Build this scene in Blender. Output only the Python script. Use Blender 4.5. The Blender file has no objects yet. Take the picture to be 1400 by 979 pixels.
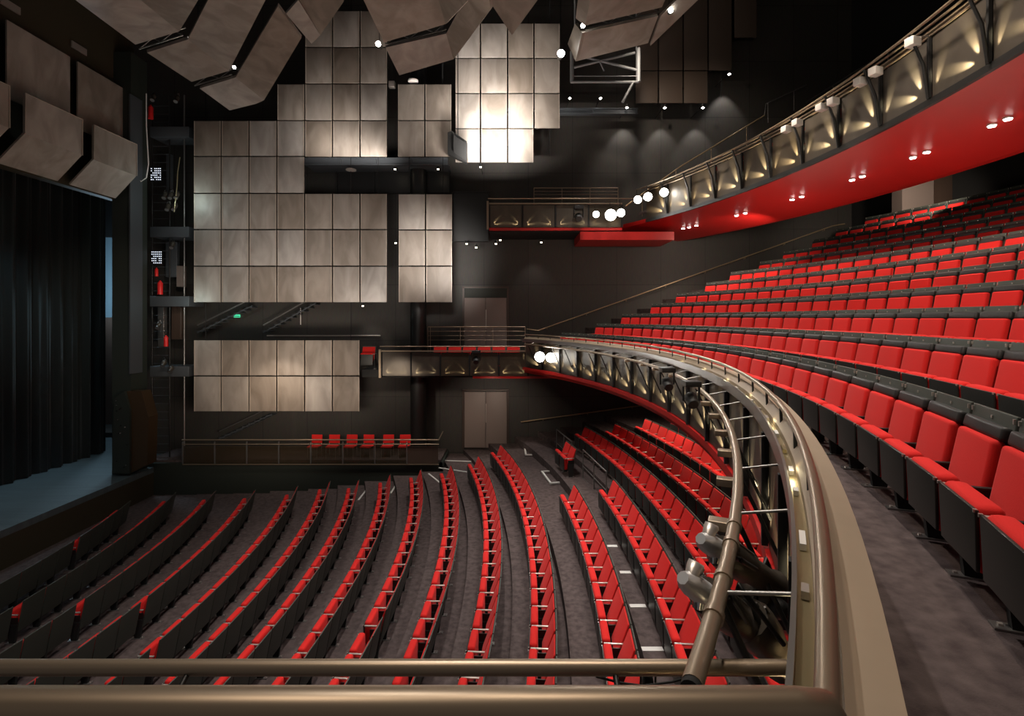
import bpy, bmesh, math, random
from mathutils import Vector, Matrix
random.seed(7)
PI = math.pi
SC = bpy.context.scene
COL = SC.collection
CZ = 7.1            # eye height above the lowest stalls floor
F = 700.0; HY = 434.0

# ------------------------------------------------------------------ camera
cam_d = bpy.data.cameras.new('camera'); cam = bpy.data.objects.new('camera', cam_d); COL.objects.link(cam)
cam.location = (0, 0, CZ); cam.rotation_euler = (PI/2, 0, 0)
cam_d.sensor_width = 36; cam_d.lens = 18.0; cam_d.shift_y = -(489.5-HY)/1400; cam_d.clip_start = 0.05; cam_d.clip_end = 200
SC.camera = cam
SC.view_settings.view_transform = 'Standard'; SC.view_settings.look = 'None'
SC.view_settings.gamma = 1; SC.view_settings.use_curve_mapping = False
SC.view_settings.exposure = 1.25
try: SC.cycles.use_denoising = True
except Exception: pass
w = bpy.data.worlds.new('world'); SC.world = w; w.use_nodes = True
w.node_tree.nodes['Background'].inputs[0].default_value = (1.0, 0.9, 0.85, 1)
w.node_tree.nodes['Background'].inputs[1].default_value = 0.035

def P(px, py, Y):
    return Vector(((px-700)/F*Y, Y, CZ+(HY-py)/F*Y))

def light(kind, loc, power, color=(1, .86, .7), target=None, size=.15, cone=90, blend=.5, sizey=None):
    d = bpy.data.lights.new('house_or_fill_light', kind); d.energy = power; d.color = color  # room lamps and added fill lights share this name
    if kind == 'AREA':
        d.size = size
        if sizey: d.shape = 'RECTANGLE'; d.size_y = sizey
    else: d.shadow_soft_size = size
    if kind == 'SPOT': d.spot_size = math.radians(cone); d.spot_blend = blend
    o = bpy.data.objects.new('house_or_fill_light', d); COL.objects.link(o); o.location = loc
    t = Vector(target) if target is not None else Vector(loc)-Vector((0, 0, 1))
    o.rotation_euler = (t-Vector(loc)).to_track_quat('-Z', 'Y').to_euler()
    return o

WARM = (1, .84, .68); NEUT = (1, .93, .86)
# house downlights high in the ceiling over the stalls
for X, Y, pw in ((-5, 8, 400), (-5, 15, 400), (-1, 6, 650), (-1, 11, 700), (-1, 16, 700), (2.6, 8, 650), (2.6, 13, 650), (2.6, 17.5, 500)):
    light('SPOT', (X, Y, CZ+8.5), pw*1.0, NEUT, (X+.6, Y, 0), .13, 75, .7)
for X, Y, pw in ((-10, 9, 130), (-9.5, 15, 150)):
    light('SPOT', (X, Y, CZ+8.5), pw, NEUT, (X, Y, 0), .25, 70, .7)
# over the balcony seats, from the ceiling in front of the upper balcony
for X, Y, pw in ((5.2, 4.5, 290), (6.2, 8.5, 310), (6.3, 12.5, 340), (5.2, 16.5, 340)):
    light('SPOT', (X-1.0, Y, CZ+7.0), pw, WARM, (X+1.2, Y, CZ-1), .2, 80, .6)
# wash lights on the tile screens, hung in front of the side wall
def wash(px, py, Y, pw, tpx, tpy, wx, spread=110, wz=.15, col=NEUT):
    o = light('AREA', P(px, py, Y), pw, col, P(tpx, tpy, 20), wx, sizey=wz); o.data.spread = math.radians(spread); return o
wash(672, 232, 18.3, 112, 676, 150, 2.1, 100)
light('SPOT', P(700, 150, 16.6), 350, NEUT, P(692, 168, 20), .25, 46, .8)
light('SPOT', P(640, 60, 16.4), 60, NEUT, P(690, 100, 20), .1, 70, .9)
wash(476, 226, 19.2, 24, 476, 170, 3.0, 110)
light('SPOT', P(585, 200, 15.6), 130, NEUT, P(582, 165, 20), .10, 40, .6)
light('SPOT', P(600, 345, 15.5), 650, NEUT, P(592, 350, 20), .5, 54, 1)
wash(400, 445, 17.8, 26, 400, 330, 7.0, 110)
wash(470, 320, 12.5, 18, 430, 330, 2.0, 75, 1.5)
wash(380, 575, 13.5, 34, 380, 515, 3.5, 70, 1.0, WARM)
# added unseen spot on the near side, brightening the red underside
light('SPOT', (1.8, .3, CZ+2.3), 330, WARM, (9, 12, CZ+3.6), .2, 95, .9)
for x_, y_ in ((7.6, 6.0), (8.6, 10.5), (8.0, 15.0)):
    light('AREA', (x_, y_, CZ+.9+(.4 if y_ > 8 else 0)), 13, WARM, (x_, y_, CZ+9), 3.0)  # added upward areas imitating light bounced off the balcony seats
light('SPOT', (-1.5, 1.4, CZ+6.0), 130, WARM, (-1.0, 1.2, CZ-1), .15, 60, .9)  # added spot brightening the near bronze rails
# under the lower balcony, over the rear stalls
for y_ in (6.5, 9.5, 12.5, 15.5, 18): light('SPOT', (5.0-.05*abs(y_-11), y_, CZ-2.2), 70, WARM, (5.2, y_, 0), .05, 140, .9)
# added spot brightening the near end of the balcony walk
light('SPOT', (1.2, 3.0, CZ+7.0), 300, WARM, (2.0, 3.0, CZ-1), .15, 60, .8)
# added spots brightening the dark side wall, back pilasters and stair rails
light('SPOT', (8.0, 16.5, CZ+3.0), 120, WARM, (8.5, 22, CZ+1.5), .15, 120, .9)
light('SPOT', (13.0, 15.5, CZ+4.0), 160, WARM, (14.5, 19, CZ+3.5), .15, 90, .9)
light('SPOT', (3.5, 15.5, CZ+1.0), 35, WARM, (4, 22, CZ+2.5), .15, 110, 1)
light('SPOT', (4.0, 16.0, CZ+9.5), 300, WARM, (7.5, 21.5, CZ+6), .15, 80, .9)
light('SPOT', (1.0, 14.0, CZ+2.5), 130, NEUT, P(828, 90, 18), .15, 45, .9)  # added spot brightening the hanging steel frame
# added fill for the proscenium edge, stage tower and front stalls
light('SPOT', (-9, 14, CZ+2.5), 190, WARM, (-14.3, 19.2, CZ), .15, 50, .8)
light('POINT', (-12.4, 19.3, CZ+4.5), 9, (.8, 1, .95), None, .1); light('POINT', (-12.4, 19.3, CZ+.5), 9, (.8, 1, .95), None, .1)
light('SPOT', (-3.0, 3.0, CZ+5), 420, NEUT, (-11, 13, 0), .2, 50, .9)
# added soft up-light without a fixture, for the ceiling reflectors
light('AREA', (-3, 13, CZ-2.0), 85, WARM, (-3, 12, CZ+9), 5)
# portal panels
light('SPOT', (-7.5, 12.0, CZ+3.0), 20, WARM, (-14, 16, CZ+6), .3, 60, .8)
# working light backstage
light('POINT', (-18.6, 24.0, CZ+1.2), 160, (.55, .8, 1), None, .2)
light('SPOT', (-15.6, 20.8, CZ+3.2), 330, (.6, .85, 1), (-16, 16, CZ-5.9), .3, 80, .8)
light('SPOT', (-15.2, 15.0, CZ+3.8), 60, (.6, .85, 1), (-17.8, 19, CZ-3), .3, 80, .8)
# the stalls side box and the doors
for X_, pw in ((-9, 60), (-4.5, 80), (-.8, 120)): light('SPOT', (X_, 18.2, CZ-1.5 if X_ < -1 else CZ-2.7), pw*(.6 if X_ > -1 else 1), WARM, (X_, 21.5, CZ-4.5), .1, 85, .8)

# ------------------------------------------------------------------ materials
MATS = {}
def mat(name, color, rough=.6, metal=0.0, spec=.5, emit=None, estr=0, noise=None, bump=None, aniso=0, sheen=0):
    m = bpy.data.materials.new(name); m.use_nodes = True; MATS[name] = m
    nt = m.node_tree; b = nt.nodes['Principled BSDF']
    b.inputs['Base Color'].default_value = (*color, 1); b.inputs['Roughness'].default_value = rough
    b.inputs['Metallic'].default_value = metal; b.inputs['Specular IOR Level'].default_value = spec
    if sheen: b.inputs['Sheen Weight'].default_value = sheen; b.inputs['Sheen Roughness'].default_value = .4
    if emit: b.inputs['Emission Color'].default_value = (*emit, 1); b.inputs['Emission Strength'].default_value = estr
    tc = None
    if noise or bump:
        tc = nt.nodes.new('ShaderNodeTexCoord'); 
    if noise:                       # (scale vector, amount, second colour)
        sc_, amt, c2 = noise
        mp = nt.nodes.new('ShaderNodeMapping'); mp.inputs['Scale'].default_value = sc_
        nt.links.new(tc.outputs['Object'], mp.inputs['Vector'])
        n = nt.nodes.new('ShaderNodeTexNoise'); n.inputs['Scale'].default_value = 1; n.inputs['Detail'].default_value = 5
        nt.links.new(mp.outputs[0], n.inputs['Vector'])
        r = nt.nodes.new('ShaderNodeValToRGB'); r.color_ramp.elements[0].position = .5-amt/2; r.color_ramp.elements[1].position = .5+amt/2
        r.color_ramp.elements[0].color = (*color, 1); r.color_ramp.elements[1].color = (*c2, 1)
        nt.links.new(n.outputs['Fac'], r.inputs[0]); nt.links.new(r.outputs[0], b.inputs['Base Color'])
    if bump:
        n2 = nt.nodes.new('ShaderNodeTexNoise'); n2.inputs['Scale'].default_value = bump[0]; n2.inputs['Detail'].default_value = 3
        nt.links.new(tc.outputs['Object'], n2.inputs['Vector'])
        bp = nt.nodes.new('ShaderNodeBump'); bp.inputs['Strength'].default_value = bump[1]; bp.inputs['Distance'].default_value = .01
        nt.links.new(n2.outputs['Fac'], bp.inputs['Height']); nt.links.new(bp.outputs[0], b.inputs['Normal'])
    return m
mat('red', (.64, .018, .015), .85, sheen=.06, spec=.25, bump=(180, .15))
mat('black', (.012, .012, .012), .42)
mat('blackmatt', (.008, .008, .008), .8)
mat('headrest', (.022, .022, .022), .5)
mat('shell', (.052, .060, .050), .5)
mat('painted_steel', (.22, .23, .24), .5)
mat('pan', (.022, .024, .022), .4)
mat('alu', (.55, .5, .46), .35, .6)
mat('lantern_body', (.075, .062, .050), .35, .4)
mat('bronze', (.34, .265, .19), .38, .7)
mat('handrail_gold', (.42, .31, .19), .4, .5)
mat('silver', (.75, .76, .78), .35, .5)
mat('bronze_flat', (.42, .33, .24), .5, .2, noise=((3, 3, 3), .5, (.36, .285, .205)))
mat('gold', (.55, .47, .28), .28, .85)
mat('steel', (.30, .29, .28), .35, .8)
mat('greysteel', (.085, .094, .105), .5, .3)
mat('carpet', (.125, .097, .093), .95, noise=((9, 9, 9), .45, (.062, .046, .046)), bump=(120, .6), spec=.1)
mat('stagefloor', (.10, .13, .14), .6, noise=((.6, 6, 1), .5, (.07, .09, .10)))
mat('oliveblack', (.045, .036, .020), .6)
mat('greenblack', (.022, .028, .022), .6)
mat('redpaint', (.46, .012, .010), .38)
mat('curtain', (.018, .025, .024), .85, sheen=.2)
mat('brownwood', (.085, .055, .042), .45, noise=((2, 2, .3), .6, (.05, .032, .024)))
mat('doorpaint', (.23, .18, .16), .5)
mat('white', (.75, .73, .7), .5)
mat('extred', (.7, .02, .02), .4)
mat('cabinet', (.045, .025, .010), .5)
mat('backstage', (.25, .36, .42), .7)
mat('lens', (1, 1, 1), .5, emit=(1, .97, .9), estr=14)
mat('lens_soft', (1, 1, 1), .5, emit=(1, .85, .6), estr=9)
mat('led', (.6, .7, 1), .5, emit=(.75, .82, 1), estr=.9)
mat('exitgreen', (.1, .5, .3), .5, emit=(.05, .7, .35), estr=.5)
mat('tinted_glass', (.05, .035, .02), .15); MATS['tinted_glass'].node_tree.nodes['Principled BSDF'].inputs['Alpha'].default_value = .45
mat('chrome', (.75, .78, .8), .15, 1)

def tile_mat(name, c1, c2):
    """stained beige reflector board; each board a little different"""
    m = bpy.data.materials.new(name); m.use_nodes = True; MATS[name] = m
    nt = m.node_tree; b = nt.nodes['Principled BSDF']; b.inputs['Roughness'].default_value = .55
    tc = nt.nodes.new('ShaderNodeTexCoord'); oi = nt.nodes.new('ShaderNodeObjectInfo')
    mp = nt.nodes.new('ShaderNodeMapping'); mp.inputs['Scale'].default_value = (2.2, 2.2, .9)
    nt.links.new(tc.outputs['Object'], mp.inputs['Vector'])
    cx = nt.nodes.new('ShaderNodeCombineXYZ'); mu = nt.nodes.new('ShaderNodeMath'); mu.operation = 'MULTIPLY'; mu.inputs[1].default_value = 37
    nt.links.new(oi.outputs['Random'], mu.inputs[0]); nt.links.new(mu.outputs[0], cx.inputs[1]); nt.links.new(cx.outputs[0], mp.inputs['Location'])
    n = nt.nodes.new('ShaderNodeTexNoise'); n.inputs['Scale'].default_value = .8; n.inputs['Detail'].default_value = 7; n.inputs['Distortion'].default_value = .8
    nt.links.new(mp.outputs[0], n.inputs['Vector'])
    r = nt.nodes.new('ShaderNodeValToRGB'); r.color_ramp.elements[0].position = .36; r.color_ramp.elements[1].position = .66
    r.color_ramp.elements[0].color = (*c1, 1); r.color_ramp.elements[1].color = (*c2, 1)
    nt.links.new(n.outputs['Fac'], r.inputs[0])
    hs = nt.nodes.new('ShaderNodeHueSaturation'); mr = nt.nodes.new('ShaderNodeMapRange'); mr.inputs['To Min'].default_value = .70; mr.inputs['To Max'].default_value = 1.15
    mr2 = nt.nodes.new('ShaderNodeMapRange'); mr2.inputs['To Min'].default_value = 1.15; mr2.inputs['To Max'].default_value = .55
    nt.links.new(oi.outputs['Random'], mr.inputs[0]); nt.links.new(mr.outputs[0], hs.inputs['Value'])
    nt.links.new(oi.outputs['Random'], mr2.inputs[0]); nt.links.new(mr2.outputs[0], hs.inputs['Saturation'])
    nt.links.new(r.outputs[0], hs.inputs['Color']); nt.links.new(hs.outputs[0], b.inputs['Base Color'])
tile_mat('tile', (.235, .195, .16), (.35, .30, .255))
mat('tile_rim', (.50, .43, .36), .4, .3)
tile_mat('mesh_panel', (.080, .062, .042), (.105, .082, .057))
MATS['mesh_panel'].node_tree.nodes['Principled BSDF'].inputs['Metallic'].default_value = .35
MATS['mesh_panel'].node_tree.nodes['Principled BSDF'].inputs['Roughness'].default_value = .42

def wall_mat(name, c1, c2, bw, bh):
    m = bpy.data.materials.new(name); m.use_nodes = True; MATS[name] = m
    nt = m.node_tree; b = nt.nodes['Principled BSDF']; b.inputs['Roughness'].default_value = .6
    tc = nt.nodes.new('ShaderNodeTexCoord'); sx = nt.nodes.new('ShaderNodeSeparateXYZ'); cb = nt.nodes.new('ShaderNodeCombineXYZ')
    nt.links.new(tc.outputs['Object'], sx.inputs[0]); nt.links.new(sx.outputs['X'], cb.inputs['X']); nt.links.new(sx.outputs['Z'], cb.inputs['Y'])
    br = nt.nodes.new('ShaderNodeTexBrick'); br.offset = 0
    br.inputs['Color1'].default_value = (*c1, 1); br.inputs['Color2'].default_value = (*c2, 1); br.inputs['Mortar'].default_value = (.003, .003, .003, 1)
    br.inputs['Scale'].default_value = 1; br.inputs['Mortar Size'].default_value = .008; br.inputs['Brick Width'].default_value = bw; br.inputs['Row Height'].default_value = bh
    nt.links.new(cb.outputs[0], br.inputs['Vector'])
    n = nt.nodes.new('ShaderNodeTexNoise'); mp = nt.nodes.new('ShaderNodeMapping'); mp.inputs['Scale'].default_value = (7, 7, .8)
    nt.links.new(tc.outputs['Object'], mp.inputs[0]); nt.links.new(mp.outputs[0], n.inputs['Vector'])
    mx = nt.nodes.new('ShaderNodeMixRGB'); mx.blend_type = 'MULTIPLY'; mx.inputs[0].default_value = .6
    nt.links.new(br.outputs['Color'], mx.inputs[1]); nt.links.new(n.outputs['Color'], mx.inputs[2]); nt.links.new(mx.outputs[0], b.inputs['Base Color'])
wall_mat('wall', (.060, .053, .046), (.050, .045, .039), 1.9, 2.4)
wall_mat('wallwood', (.050, .043, .034), (.042, .036, .029), 1.2, 2.4)

# ------------------------------------------------------------------ mesh builder
class MB:
    def __init__(s): s.v = []; s.f = []; s.m = []; s.sm = []; s.mats = []
    def mi(s, m):
        if m not in s.mats: s.mats.append(m)
        return s.mats.index(m)
    def add(s, vs, fs, m, smooth=False):
        b = len(s.v); k = s.mi(m); s.v += [tuple(v) for v in vs]
        for f in fs: s.f.append([b+i for i in f]); s.m.append(k); s.sm.append(smooth)
        return s
    def box(s, c, d, m, rz=0, M=None, r=0):
        c = Vector(c)
        if r > 0:
            bm = bmesh.new(); bmesh.ops.create_cube(bm, size=1)
            bmesh.ops.scale(bm, vec=Vector(d), verts=bm.verts)
            bmesh.ops.bevel(bm, geom=bm.edges[:], offset=r, segments=2, profile=.6, affect='EDGES')
            vs = [v.co.copy() for v in bm.verts]; bm.verts.index_update()
            fs = [[v.index for v in f.verts] for f in bm.faces]; bm.free()
        else:
            x, y, z = d[0]/2, d[1]/2, d[2]/2
            vs = [Vector(q) for q in ((-x, -y, -z), (x, -y, -z), (x, y, -z), (-x, y, -z), (-x, -y, z), (x, -y, z), (x, y, z), (-x, y, z))]
            fs = [(0, 3, 2, 1), (4, 5, 6, 7), (0, 1, 5, 4), (1, 2, 6, 5), (2, 3, 7, 6), (3, 0, 4, 7)]
        R = M if M is not None else Matrix.Rotation(rz, 3, 'Z')
        return s.add([R @ v + c for v in vs], fs, m, r > 0)
    def hexa(s, b, t, m):     # bottom 4, top 4 (same winding)
        return s.add(list(b)+list(t), [(3, 2, 1, 0), (4, 5, 6, 7), (0, 1, 5, 4), (1, 2, 6, 5), (2, 3, 7, 6), (3, 0, 4, 7)], m)
    def prism(s, pts, off, m):
        n = len(pts); off = Vector(off); a = [Vector(p) for p in pts]
        return s.add(a+[p+off for p in a], [tuple(range(n))[::-1], tuple(range(n, 2*n))]+[(i, (i+1) % n, n+(i+1) % n, n+i) for i in range(n)], m)
    def tube(s, pts, r, m, seg=8, cap=True):
        pts = [Vector(p) for p in pts]; n = len(pts); vs = []; rr = r if isinstance(r, (list, tuple)) else [r]*n
        t0 = (pts[1]-pts[0]).normalized(); up = Vector((0, 0, 1)) if abs(t0.z) < .95 else Vector((1, 0, 0)); u = t0.cross(up).normalized()
        for i in range(n):
            t = (pts[min(i+1, n-1)]-pts[max(i-1, 0)]).normalized()
            u = (u-t*u.dot(t)).normalized(); v = t.cross(u)
            for k in range(seg):
                a = 2*PI*k/seg; vs.append(pts[i]+(u*math.cos(a)+v*math.sin(a))*rr[i])
        fs = [(i*seg+k, i*seg+(k+1) % seg, (i+1)*seg+(k+1) % seg, (i+1)*seg+k) for i in range(n-1) for k in range(seg)]
        s.add(vs, fs, m, True)
        if cap:
            s.add([vs[k] for k in range(seg)], [tuple(range(seg))[::-1]], m); s.add([vs[(n-1)*seg+k] for k in range(seg)], [tuple(range(seg))], m)
        return s
    def band(s, c, R0, R1, z0, z1, y0, y1, m, n=48, zt0=None, zb0=None):
        """ring sector whose ends lie at y=y0 and y=y1; z0 bottom, z1 top; zt0/zb0: heights at the inner radius"""
        zt0 = z1 if zt0 is None else zt0; zb0 = z0 if zb0 is None else zb0
        vs = []
        for i in range(n+1):
            for R, zb, zt in ((R0, zb0, zt0), (R1, z0, z1)):
                def an(y): return math.asin(max(-1, min(1, (y-c[1])/R)))
                a = an(y0)+(an(y1)-an(y0))*i/n
                x, y = c[0]+R*math.cos(a), c[1]+R*math.sin(a)
                vs += [(x, y, zb), (x, y, zt)]
        fs = []
        for i in range(n):
            a = 4*i; b = a+4
            fs += [(a+1, b+1, b+3, a+3), (a, a+2, b+2, b), (a, b, b+1, a+1), (a+2, a+3, b+3, b+2)]
        e = 4*n; fs += [(0, 1, 3, 2), (e, e+2, e+3, e+1)]
        return s.add(vs, fs, m)
    def mesh(s, name):
        me = bpy.data.meshes.new(name); me.from_pydata(s.v, [], s.f)
        for k in s.mats: me.materials.append(MATS[k])
        me.polygons.foreach_set('material_index', s.m); me.polygons.foreach_set('use_smooth', s.sm); me.update()
        bm = bmesh.new(); bm.from_mesh(me); bmesh.ops.recalc_face_normals(bm, faces=bm.faces); bm.to_mesh(me); bm.free()
        return me
    def build(s, name, parent=None, loc=None, rz=0, label=None):
        """link as one object; the origin is moved to the middle of the bottom"""
        if loc is None and parent is None:
            xs = [v[0] for v in s.v]; ys = [v[1] for v in s.v]; zs = [v[2] for v in s.v]
            o3 = ((min(xs)+max(xs))/2, (min(ys)+max(ys))/2, min(zs))
            s.v = [(v[0]-o3[0], v[1]-o3[1], v[2]-o3[2]) for v in s.v]; loc = o3
        o = bpy.data.objects.new(name, s.mesh(name)); COL.objects.link(o)
        if parent is not None: o.parent = parent
        if loc is not None: o.location = loc
        o.rotation_euler.z = rz
        if label: o['label'] = label
        return o

def tag(o, label, cat, group=None, kind=None):
    o['label'] = label; o['category'] = cat
    if group: o['group'] = group
    if kind: o['kind'] = kind
    return o
def thing(name, label, cat, loc=(0, 0, 0), rz=0, group=None):
    o = bpy.data.objects.new(name, None); COL.objects.link(o); o.location = loc; o.rotation_euler.z = rz
    o.empty_display_size = .1
    return tag(o, label, cat, group)
def part(mb, name, root, label=None):
    """part given in world coordinates, stored relative to its (unrotated) root"""
    L = root.location if root.parent is None else root.location+root.parent.location
    L = Vector(L); xs = [v[0] for v in mb.v]; ys = [v[1] for v in mb.v]; zs = [v[2] for v in mb.v]
    o3 = Vector(((min(xs)+max(xs))/2, (min(ys)+max(ys))/2, min(zs)))
    mb.v = [(v[0]-o3[0], v[1]-o3[1], v[2]-o3[2]) for v in mb.v]
    o = bpy.data.objects.new(name, mb.mesh(name)); COL.objects.link(o); o.parent = root; o.location = o3-L
    if label: o['label'] = label
    return o
def struct(name, mb):
    o = mb.build(name); o['kind'] = 'structure'; return o

CS = (-33.0, 10.4); CC = (-14.8, 10.4)
def pol(c, R, y, z):
    a = math.asin(max(-1, min(1, (y-c[1])/R))); return Vector((c[0]+R*math.cos(a), y, z))
def pola(c, R, a, z): return Vector((c[0]+R*math.cos(a), c[1]+R*math.sin(a), z))

# ------------------------------------------------------------------ rows
#        R      top below eye, far-end Y
ROWS = [(21.42, 6.04, 16.9), (22.60, 6.03, 17.7), (23.89, 6.00, 17.75), (25.21, 5.97, 17.8), (26.60, 5.88, 17.9),
        (27.67, 5.80, 18.2), (28.66, 5.66, 17.9), (29.72, 5.50, 18.0), (30.75, 5.28, 17.85), (31.77, 5.12, 17.8),
        (32.79, 4.95, 18.35), (33.78, 4.78, 19.3), (34.87, 4.50, 13.85), (35.80, 4.22, 13.4), (36.70, 4.00, 18.9),
        (37.62, 3.82, 18.5), (38.50, 3.56, 18.1), (39.45, 3.30, 17.5)]
SH = .90            # stalls back height
CROWS = []          # balcony rows
for k in range(12):
    R = 19.25+.95*k
    h = [.585, .229, -.14, -.524, -.92, -1.33, -1.74, -2.12, -2.52, -2.95, -3.37, -3.8][k]
    CROWS.append((R, h, 19.6 if k else 19.9))
CH = .97

# ------------------------------------------------------------------ shell of the room
YW = 22.0
fl = MB(); prev = 17.5
for i, (R, h, yt) in enumerate(ROWS):
    z = CZ-h-SH; R1 = R+.22 if i < 17 else 42.5
    fl.band(CS, prev, R1, -.4, z, -2, 20.0 if R < 30 else YW, 'carpet'); prev = R1
struct('floor', fl)
mb = MB(); prev = 18.19                                   # balcony terraces
for i, (R, h, yt) in enumerate(CROWS):
    z = CZ-h-CH; R1 = R+.22 if i < 11 else 32.5
    mb.band(CC, prev, R1, z-.45, z, .3, YW, 'carpet'); prev = R1
struct('floor', mb)
mb = MB().band(CC, 18.04, 24, CZ-2.15, CZ-2.02, .3, YW, 'redpaint').band(CC, 24, 32, CZ-2.15, CZ-2.02, .3, YW, 'blackmatt')
struct('ceiling', mb)
mb = MB().box(((-17+14.6)/2, YW+.15, 10.2), (31.6, .3, 22.6), 'wall'); struct('wall_far', mb)
mb = MB().box((0, 10, CZ+14.1), (60, 34, .2), 'blackmatt'); struct('ceiling', mb)
mb = MB().band(CS, 42.0, 42.4, -.4, CZ-1.9, -2, YW, 'brownwood'); struct('wall_rear', mb)
mb = MB().band(CC, 31.6, 32, CZ+2, CZ+14, .3, 24, 'blackmatt'); struct('wall_rear', mb)
mb = MB().box((-5, YW+4.2, 6), (30, .2, 22), 'blackmatt'); struct('wall_outer', mb)
# pilasters at the back of the balcony
for n_, (xa, xb, ytop, mt) in enumerate(((1232, 1275, 236, 'doorpaint'), (1276, 1312, 230, 'brownwood'))):
    p = P(xa, 300, 18.4); q = P(xb, 300, 18.4)
    struct('wall_pillar', MB().box(((p.x+q.x)/2, 18.6, CZ+4.2), (q.x-p.x, .5, 4.6), mt))

# lower side walls in front of the side aisle (stage side to the stalls box)
mb = MB()
mb.box((-8.6, 20.08, .65), (11.8, .16, 1.5), 'greenblack')
mb.box((-2.78, 21.0, .65), (.12, 2.0, 1.5), 'greenblack')
struct('wall_low', mb)
struct('floor', MB().box((-8.6, 21.1, CZ-5.72), (11.6, 1.9, .2), 'carpet'))

# stage
mb = MB().box((-20, 15.5, CZ-5.95), (12, 21, .2), 'stagefloor'); struct('floor', mb)
mb = MB().box((-14.05, 15.5, (CZ-6.05)/2-.2), (.1, 19, CZ-6.05+.4), 'oliveblack'); struct('wall_stage', mb)
mb = MB().box((-22, 26.5, 8), (16, .2, 18), 'backstage')
mb.box((-26, 15, 8), (.2, 22, 18), 'blackmatt'); mb.box((-19.5, 24.9, CZ+8.4), (4, .1, 9), 'blackmatt'); mb.box((-19.5, 24.9, CZ-2.6), (4, .1, 5.2), 'brownwood'); struct('wall_backstage', mb)
# proscenium header and side column
mb = MB().box((-15.0, 13.6, CZ+4.4+4.5), (.3, 13.0, 9.0), 'oliveblack'); struct('wall_proscenium', mb)
mb = MB().box((-14.55, 19.5, 9.0), (.7, .85, 16), 'greenblack')
mb.box((-14.18, 19.30, 10.2), (.05, .62, 10.4), 'greysteel')
struct('wall_portal', mb)

# doors
for n_, (yt, yb, yh) in enumerate(((407, 484, 393), (535, 612, 533))):
    a = P(635, yt, YW); b = P(693, yb, YW)
    d = thing('door_%d' % (n_+1), ('brown double door behind the upper side gallery' if n_ == 0 else 'brown double door at stalls level beside the side box'), 'door', ((a.x+b.x)/2, YW-.06, b.z))
    del d['category']; del d['label']; d['kind'] = 'structure'
    wd = (b.x-a.x)/2
    for s_ in (-1, 1):
        lf = part(MB().box(((a.x+b.x)/2+s_*wd/2, YW-.05, (a.z+b.z)/2), (wd-.02, .06, a.z-b.z-.03), 'doorpaint', r=.004), 'door_leaf', d)
    part(MB().box(((a.x+b.x)/2+.02, YW-.1, b.z+1.5), (.03, .05, .8), 'alu'), 'door_handle', d)
    fr = MB(); t = P(635, yh, YW).z
    for x in (a.x-.04, b.x+.04): fr.box((x, YW-.05, (t+b.z)/2), (.07, .09, t-b.z), 'brownwood')
    fr.box(((a.x+b.x)/2, YW-.05, t), (b.x-a.x+.15, .09, .07), 'brownwood')
    if n_ == 0: fr.box(((a.x+b.x)/2, YW-.03, (a.z+t)/2), (b.x-a.x, .04, t-a.z-.05), 'greenblack')
    part(fr, 'door_frame', d)

# ------------------------------------------------------------------ seats
ORD = ['first', 'second', 'third', 'fourth', 'fifth', 'sixth', 'seventh', 'eighth', 'ninth', 'tenth', 'eleventh', 'twelfth', 'thirteenth', 'fourteenth', 'fifteenth', 'sixteenth',
       'seventeenth', 'eighteenth', 'nineteenth', 'twentieth']
def ordn(i):
    if i < 20: return ORD[i]
    t = {2: 'twenty', 3: 'thirty', 4: 'forty'}[(i+1)//10]; u = (i+1) % 10
    return {2: 'twentieth', 3: 'thirtieth', 4: 'fortieth'}[(i+1)//10] if u == 0 else t+'-'+ORD[u-1]

def slab(mb, x0, z0, x1, z1, w0, w1, th, m, bev=.02, tt=1.0):
    """upright padded board in the x-z plane, front towards +x, from lower (x0,z0) to upper (x1,z1)"""
    d = Vector((x1-x0, 0, z1-z0)); L = d.length; d.normalize(); n = Vector((d.z, 0, -d.x))
    bm = bmesh.new(); bmesh.ops.create_cube(bm, size=1)
    for v in bm.verts:
        wv = w0 if v.co.z < 0 else w1
        v.co = Vector((v.co.x*th*(tt if v.co.z > 0 else 1)-(th*(1-tt)/2 if v.co.z > 0 else 0), v.co.y*wv, v.co.z*L))
    if bev: bmesh.ops.bevel(bm, geom=bm.edges[:], offset=bev, segments=3, profile=.6, affect='EDGES')
    bm.verts.index_update(); c = Vector(((x0+x1)/2, 0, (z0+z1)/2))
    M = Matrix((n, Vector((0, 1, 0)), d)).transposed()
    vs = [M @ v.co + c for v in bm.verts]; fs = [[v.index for v in f.verts] for f in bm.faces]; bm.free()
    mb.add(vs, fs, m, bool(bev)); return mb

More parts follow.
